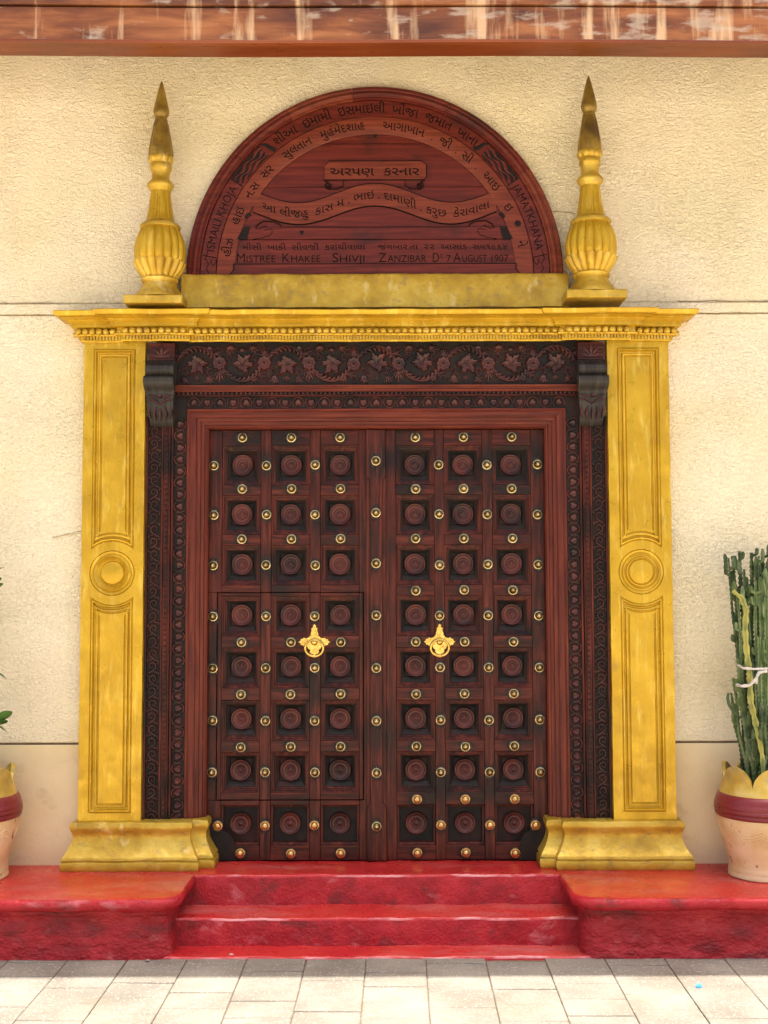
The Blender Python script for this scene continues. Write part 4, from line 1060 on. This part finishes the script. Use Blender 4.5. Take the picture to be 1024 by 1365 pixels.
# ================================================================== POTS
YP = -.245
def pot(px, label):
    x = PX(px, 1164, YP); t = thing('glazed_pot', label, 'plant pot', (x, YP, ZP), 'terracotta pots with scalloped gold rims')
    Z = lambda y: PZ(y, YP) - PZ(1166, YP)
    s = 6.24 / 1520
    c = (x, YP, ZP)
    q = MB(); lathe(q, c, [(.0005, .002), (42.5 * s, .0), (44 * s, Z(1165)), (44 * s, Z(1161)), (43 * s, Z(1159.5)), (43.6 * s, Z(1157)), (43 * s, Z(1153)), (42.5 * s, Z(1150)), (45 * s, Z(1138)), (48.5 * s, Z(1125)), (52 * s, Z(1112)), (55 * s, Z(1100)), (57 * s, Z(1092)), (58 * s, Z(1085))], 64)
    q.wobble(.002, 12, px); build(q, 'pot_body', M['terracotta'], t, smooth=50)
    q = MB()
    for row, (yy, am, lift) in enumerate(((1098, 6.5, 0), (1102, 6.5, 0), (1106, 6.5, 0))):
        for k in range(9):
            pts = []
            for i in range(9):
                a = 2 * math.pi * (k + i / 8) / 9 + .2; y_ = yy + am * math.sin(math.pi * i / 8)
                f = (1138 - y_) / 53; rr = (45 + 13 * max(0, f)) * s + .0015
                pts.append((x + rr * math.cos(a), YP + rr * math.sin(a), ZP + Z(y_)))
            tube(q, pts, .0042, 5)
    build(q, 'swag_relief', M['terracotta'], t, stuff=True)
    q = MB(); lathe(q, c, [(57.5 * s, Z(1086)), (59.3 * s, Z(1084.5)), (60 * s, Z(1080)), (59.2 * s, Z(1079)), (60.6 * s, Z(1077.5)), (60.6 * s, Z(1074)), (59.6 * s, Z(1073)), (60.3 * s, Z(1071)), (59.4 * s, Z(1067.5)), (58.4 * s, Z(1066.6)), (58.4 * s, Z(1064)), (56.5 * s, Z(1059)), (54 * s, Z(1055.5)), (52 * s, Z(1055))], 64)
    build(q, 'glazed_band', M['maroon'], t, smooth=60)
    q = MB(); rows = []; n = 120
    prof = [(53.5, 1057), (51.5, 1050), (49.5, 1043), (48.6, 1036), (48.8, 1029), (49.8, 1022), (50.5, 1017)]
    for k, (r_, y) in enumerate(prof):
        row = []
        for j in range(n):
            a = 2 * math.pi * j / n; l = abs(math.cos(3 * (a + math.pi / 2))) ** .55         # six petals, one to the front
            top = 1043 - 25 * l
            yy = max(y, top) if k else y
            kk = max(0, (1050 - yy)) / 33
            rr = (r_ if y >= top else 48.7 + .06 * (1036 - top) if top < 1036 else 49) * s
            row.append((x + rr * math.cos(a), YP + rr * math.sin(a), ZP + Z(yy)))
        rows.append(row)
    inner = [[(x + (p[0] - x) * .9, YP + (p[1] - YP) * .9, p[2] - .001) for p in r_] for r_ in reversed(rows)]
    q.grid(rows + inner, closed=True); build(q, 'scalloped_rim', M['pot_gold'], t, smooth=50)
    q = MB(); lathe(q, (x, YP, ZP + Z(1046)), [(45 * s, 0), (.0005, .015)], 24); q.wobble(.004, 30); build(q, 'soil', M['soil'], t)
    return t, x
potR, xR = pot(1016, 'terracotta pot with maroon band at the right edge, holding the euphorbia')
potL, xL_ = pot(-36, 'terracotta pot with maroon band cut by the left edge, holding the leafy shrub')

# ================================================================== EUPHORBIA
def euphorbia():
    t = thing('euphorbia_plant', 'tall clustered green euphorbia with one yellow stem, tied with cloth', 'potted plant', (xR, YP, ZP + .45), None)
    zs = ZP + .47
    rnd = random.Random(5)
    # base x, top x, top y in photograph pixels, depth, material, girth
    specs = [(985, 977, 742, -.27, 0, .013), (992, 986, 736, -.24, 0, .016), (998, 992, 760, -.30, 0, .014), (1002, 1001, 738, -.26, 0, .016), (1008, 1009, 748, -.29, 0, .016), (1014, 1017, 738, -.23, 0, .017),
             (1022, 1024, 745, -.28, 0, .015), (1032, 1034, 730, -.25, 0, .016), (1040, 1046, 752, -.3, 0, .015), (1045, 1056, 770, -.24, 0, .014),
             (988, 983, 880, -.33, 1, .014), (984, 978, 905, -.30, 1, .012), (996, 1004, 905, -.36, 0, .017), (1005, 1001, 880, -.36, 0, .019), (1018, 1012, 850, -.35, 1, .017), (1030, 1022, 800, -.35, 1, .017),
             (1026, 1040, 860, -.36, 0, .018), (1010, 1018, 940, -.38, 0, .018), (1000, 990, 950, -.37, 0, .016), (1038, 1030, 900, -.33, 0, .018), (1016, 1015, 770, -.32, 1, .015), (980, 974, 925, -.27, 0, .012),
             (990, 982, 790, -.31, 1, .010), (995, 997, 800, -.33, 0, .011), (1003, 1006, 775, -.31, 1, .011), (1012, 1012, 742, -.30, 0, .011), (1020, 1020, 770, -.33, 1, .012), (1028, 1029, 745, -.31, 0, .012), (986, 972, 745, -.29, 0, .009)]
    mats = ['euphorbia', 'euphorbia_pale', 'euphorbia_yellow']
    def stemm(p0, p1, g, m, wig=.006, sd=0, name='stem', bend=0.0):
        L = (Vector(p1) - Vector(p0)).length; n = max(5, int(L / .009)); pts = []; rad = []
        for i in range(n + 1):
            f = i / n; p = Vector(p0).lerp(Vector(p1), f)
            p.x += wig * math.sin(f * 9 + sd) * math.sin(math.pi * f) + bend * math.sin(math.pi * f); p.y += wig * math.cos(f * 7 + sd) * math.sin(math.pi * f)
            pts.append(tuple(p)); taper = 1 - .35 * f if f < .96 else .55
            rad.append(g * .84 * taper * (1 + .26 * math.sin(i * 2.2 + sd)) * (1 + .25 * noise.noise(Vector((f * L * 9, sd, 0)))))
        q = MB(); tube(q, pts, rad, 8, mod=lambda j, i: 1.3 if j % 2 == 0 else .55)
        return build(q, name, M[m], t, smooth=30), pts
    for k, (bxp, txp, ty, yy, mi, g) in enumerate(specs):
        yb = YP + (yy + .30) * 1.2
        p0 = (PX(bxp, 1045, yb) * .55 + xR * .45, yb, zs - .03); p1 = (PX(txp, ty, yb), yb + rnd.uniform(-.02, .02), PZ(ty, yb))
        o, pts = stemm(p0, p1, g, mats[mi], .010, k * 1.7)
        n = len(pts)
        for b in range(rnd.choice((4, 5, 6)) if ty < 800 else rnd.choice((1, 2, 3))):      # short upturned arms
            f = rnd.uniform(.80, .99) if ty < 800 and b < 3 else rnd.uniform(.35, .8)
            c = Vector(pts[int(f * (n - 1))]); s_ = rnd.choice((-1, 1)); h = rnd.uniform(.03, .075)
            e1 = c + Vector((s_ * rnd.uniform(.012, .028), rnd.uniform(-.02, .01), .012)); e2 = e1 + Vector((s_ * .003, 0, h))
            q = MB(); pp = [tuple(c), tuple(c.lerp(e1, .6)), tuple(e1)] + [tuple(e1.lerp(e2, u / 5)) for u in range(1, 6)]
            tube(q, pp, [.007, .008, .010, .0105, .010, .011, .009, .005], 6, mod=lambda j, i: (1.2 if j % 2 == 0 else .7) * (1 + .12 * (i % 2)))
            build(q, 'stem', M[mats[mi]], t, smooth=30)
    # yellow stem
    a = (PX(1020, 1040, YP - .12), YP - .12, zs - .02); 
    pts = [(1018, 1045), (1016, 1010), (1012, 985), (1006, 960), (1001, 935), (1000, 900), (996, 870), (994, 840), (996, 815), (990, 798), (982, 792), (978, 788)]
    P3 = [(PX(x, y, YP - .115), YP - .115 + .02 * (i / 11), PZ(y, YP - .115)) for i, (x, y) in enumerate(pts)]
    fine = []
    for p, q_ in zip(P3, P3[1:]):
        fine += [tuple(Vector(p).lerp(Vector(q_), u / 5)) for u in range(5)]
    q = MB(); tube(q, fine, [.013 * (1 + .2 * math.sin(i * 1.9)) * (1 if 8 < i else .8) * (.6 if i > 46 else 1) for i in range(len(fine))], 8, mod=lambda j, i: 1.2 if j % 2 == 0 else .65)
    o = build(q, 'stem', M['euphorbia_yellow'], t, smooth=30); o['label'] = 'yellowed dying stem'
    # hooked arm on the left
    P3 = [(PX(x, y, YP - .05), YP - .05, PZ(y, YP - .05)) for x, y in ((984, 955), (977, 948), (972, 940), (970, 932), (971, 925))]
    q = MB(); tube(q, P3, [.008, .010, .010, .009, .006], 6, mod=lambda j, i: 1.15 if j % 2 else .75); build(q, 'stem', M['euphorbia'], t, smooth=30)
    # cloth tie
    q = MB()
    def band(pp, r_=.0065):
        f = []
        P_ = [(PX(x, y, yy), yy, PZ(y, yy)) for x, y, yy in pp]
        for i in range(len(P_) - 1): f += [tuple(Vector(P_[i]).lerp(Vector(P_[i + 1]), u / 4)) for u in range(4)]
        f.append(P_[-1]); tube(q, f, [r_ * (1 + .2 * math.sin(i * 1.3)) for i in range(len(f))], 7)
    yb = YP - .15
    band([(984, 888, YP - .06), (990, 892, yb), (1004, 893, yb - .005), (1018, 893, yb), (1040, 890, yb), (1052, 884, YP - .03)])
    band([(982, 914, YP - .07), (988, 916, yb), (999, 915, yb - .005), (1006, 908, yb - .01), (1012, 898, yb - .012), (1022, 896, yb - .006)], .008)
    band([(1012, 897, yb - .014), (1009, 905, yb - .014), (1008, 913, yb - .01)], .005)
    o = build(q, 'cloth_tie', M['cloth'], t, smooth=50)
euphorbia()

# ================================================================== LEAFY SHRUB (left)
def shrub():
    t = thing('leafy_shrub', 'slim shrub with rounded green leaves reaching in from the left edge', 'potted plant', (xL_, YP, ZP + .45))
    rnd = random.Random(3)
    def leaf_mesh(L):
        q = MB(); n = 8; rows = []
        for i in range(n + 1):
            f = i / n; w_ = L * .21 * math.sin(math.pi * min(1, f ** .85)) ** .8 * (.7 + .6 * f) + .0005
            if f > .97: w_ = .0005
            z = -L * .12 * f * f
            rows.append([(f * L, -w_, z + w_ * .35), (f * L, 0, z), (f * L, w_, z + w_ * .35)])
        q.grid(rows); return q.mesh('leaf', M['leaf'], smooth=60)
    lm = [leaf_mesh(l) for l in (.075, .09, .105)]
    stems = []
    for k in range(5):
        pts = []; x = xL_ + rnd.uniform(-.05, .05); y = YP + rnd.uniform(-.05, .05); tx = xL_ + (-.22, -.08, .0, .07, -.15)[k]; H = (1.35, 1.5, 1.1, 1.45, .9)[k]
        for i in range(16):
            f = i / 15; pts.append((x + (tx - x) * f + .02 * math.sin(f * 6 + k), y + .03 * math.sin(f * 5 + k), ZP + .48 + H * f))
        q = MB(); tube(q, pts, [.009 * (1 - .6 * i / 15) for i in range(16)], 7); build(q, 'stem', M['stem'], t, smooth=40); stems.append(pts)
    xlim = PX(-1, 700, YP)
    for pts in stems:
        for i in range(3, 16):
            for _ in range(3):
                p = pts[i]; az = rnd.uniform(0, 2 * math.pi); L = .1
                if p[0] + .1 * math.cos(az) > xlim - .012: 
                    if p[0] + .1 * math.cos(az) > xlim - .005: continue
                place('leaf', rnd.choice(lm), t, p, rot=(rnd.uniform(-.4, .4), rnd.uniform(-.7, .2), az))
    for tipx, tipy, bx_, by_, dy in ((17, 945, -8, 962, 0), (10, 958, -6, 966, .02), (12, 970, -8, 964, -.02), (11, 901, -10, 894, 0), (4, 768, -14, 775, 0), (4, 775, -12, 785, .02), (2, 783, -14, 783, -.02)):
        a = Vector((PX(bx_, by_, YP), YP + dy, PZ(by_, YP))); b = Vector((PX(tipx, tipy, YP), YP + dy - .02, PZ(tipy, YP)))
        d = b - a; o = place('leaf', lm[1], t, tuple(a)); o.rotation_mode = 'XYZ'
        o.rotation_euler = (rnd.uniform(-.9, -.4), -math.atan2(d.z, math.hypot(d.x, d.y)), math.atan2(d.y, d.x)); o.scale = (d.length / .09 * 1.05,) * 3
        q = MB(); base = (a.x - .12, a.y, a.z - .03); tube(q, [base, tuple(a.lerp(Vector(base), .5) + Vector((0, 0, .006))), tuple(a)], [.004, .003, .0025], 6); build(q, 'twig', M['stem'], t)
shrub()

# ================================================================== SMALL THINGS
def pt_ground(px, py, z):
    u = (px - 512) / F; v = (682.5 - py) / F; c, s = math.cos(PITCH), math.sin(PITCH)
    t = (z - CAM[2]) / (s + v * c); return (u * t, CAM[1] + (c - v * s) * t, z)
def pebble(px, py, z, r_, m, name, label, cat):
    c = pt_ground(px, py, z); q = MB(); lathe(q, c, [(.0004, 0), (r_ * .8, .001), (r_, r_ * .35), (r_ * .7, r_ * .7), (.0004, r_ * .8)], 10); q.wobble(r_ * .35, 90, px)
    tag(build(q, name, M[m], smooth=60), label, cat)
pebble(307, 1273, G + .017, .012, 'stone', 'pebble', 'small pinkish pebble lying on the lowest red step slab', 'pebble')
pebble(196, 1281, G + .010, .014, 'paver', 'stone_chip', 'pale stone chip beside the foot of the left red platform', 'stone')
q = MB(); c = pt_ground(930, 1316, G + .0125); pts = [(-.018, -.014), (.002, -.018), (.016, -.006), (.018, .012), (-.002, .016), (-.012, .006)]
q.add([(c[0] + a, c[1] + b, c[2]) for a, b in pts] + [(c[0] + a * .8, c[1] + b * .8, c[2] + .008 + .004 * (i % 2)) for i, (a, b) in enumerate(pts)] + [(c[0], c[1], c[2] + .006)],
      [(i, (i + 1) % 6, 6 + (i + 1) % 6, 6 + i) for i in range(6)] + [(6 + i, 6 + (i + 1) % 6, 12) for i in range(6)])
tag(build(q, 'plastic_scrap', M['blue']), 'tiny crumpled blue plastic scrap lying on the sunlit pavers', 'litter')
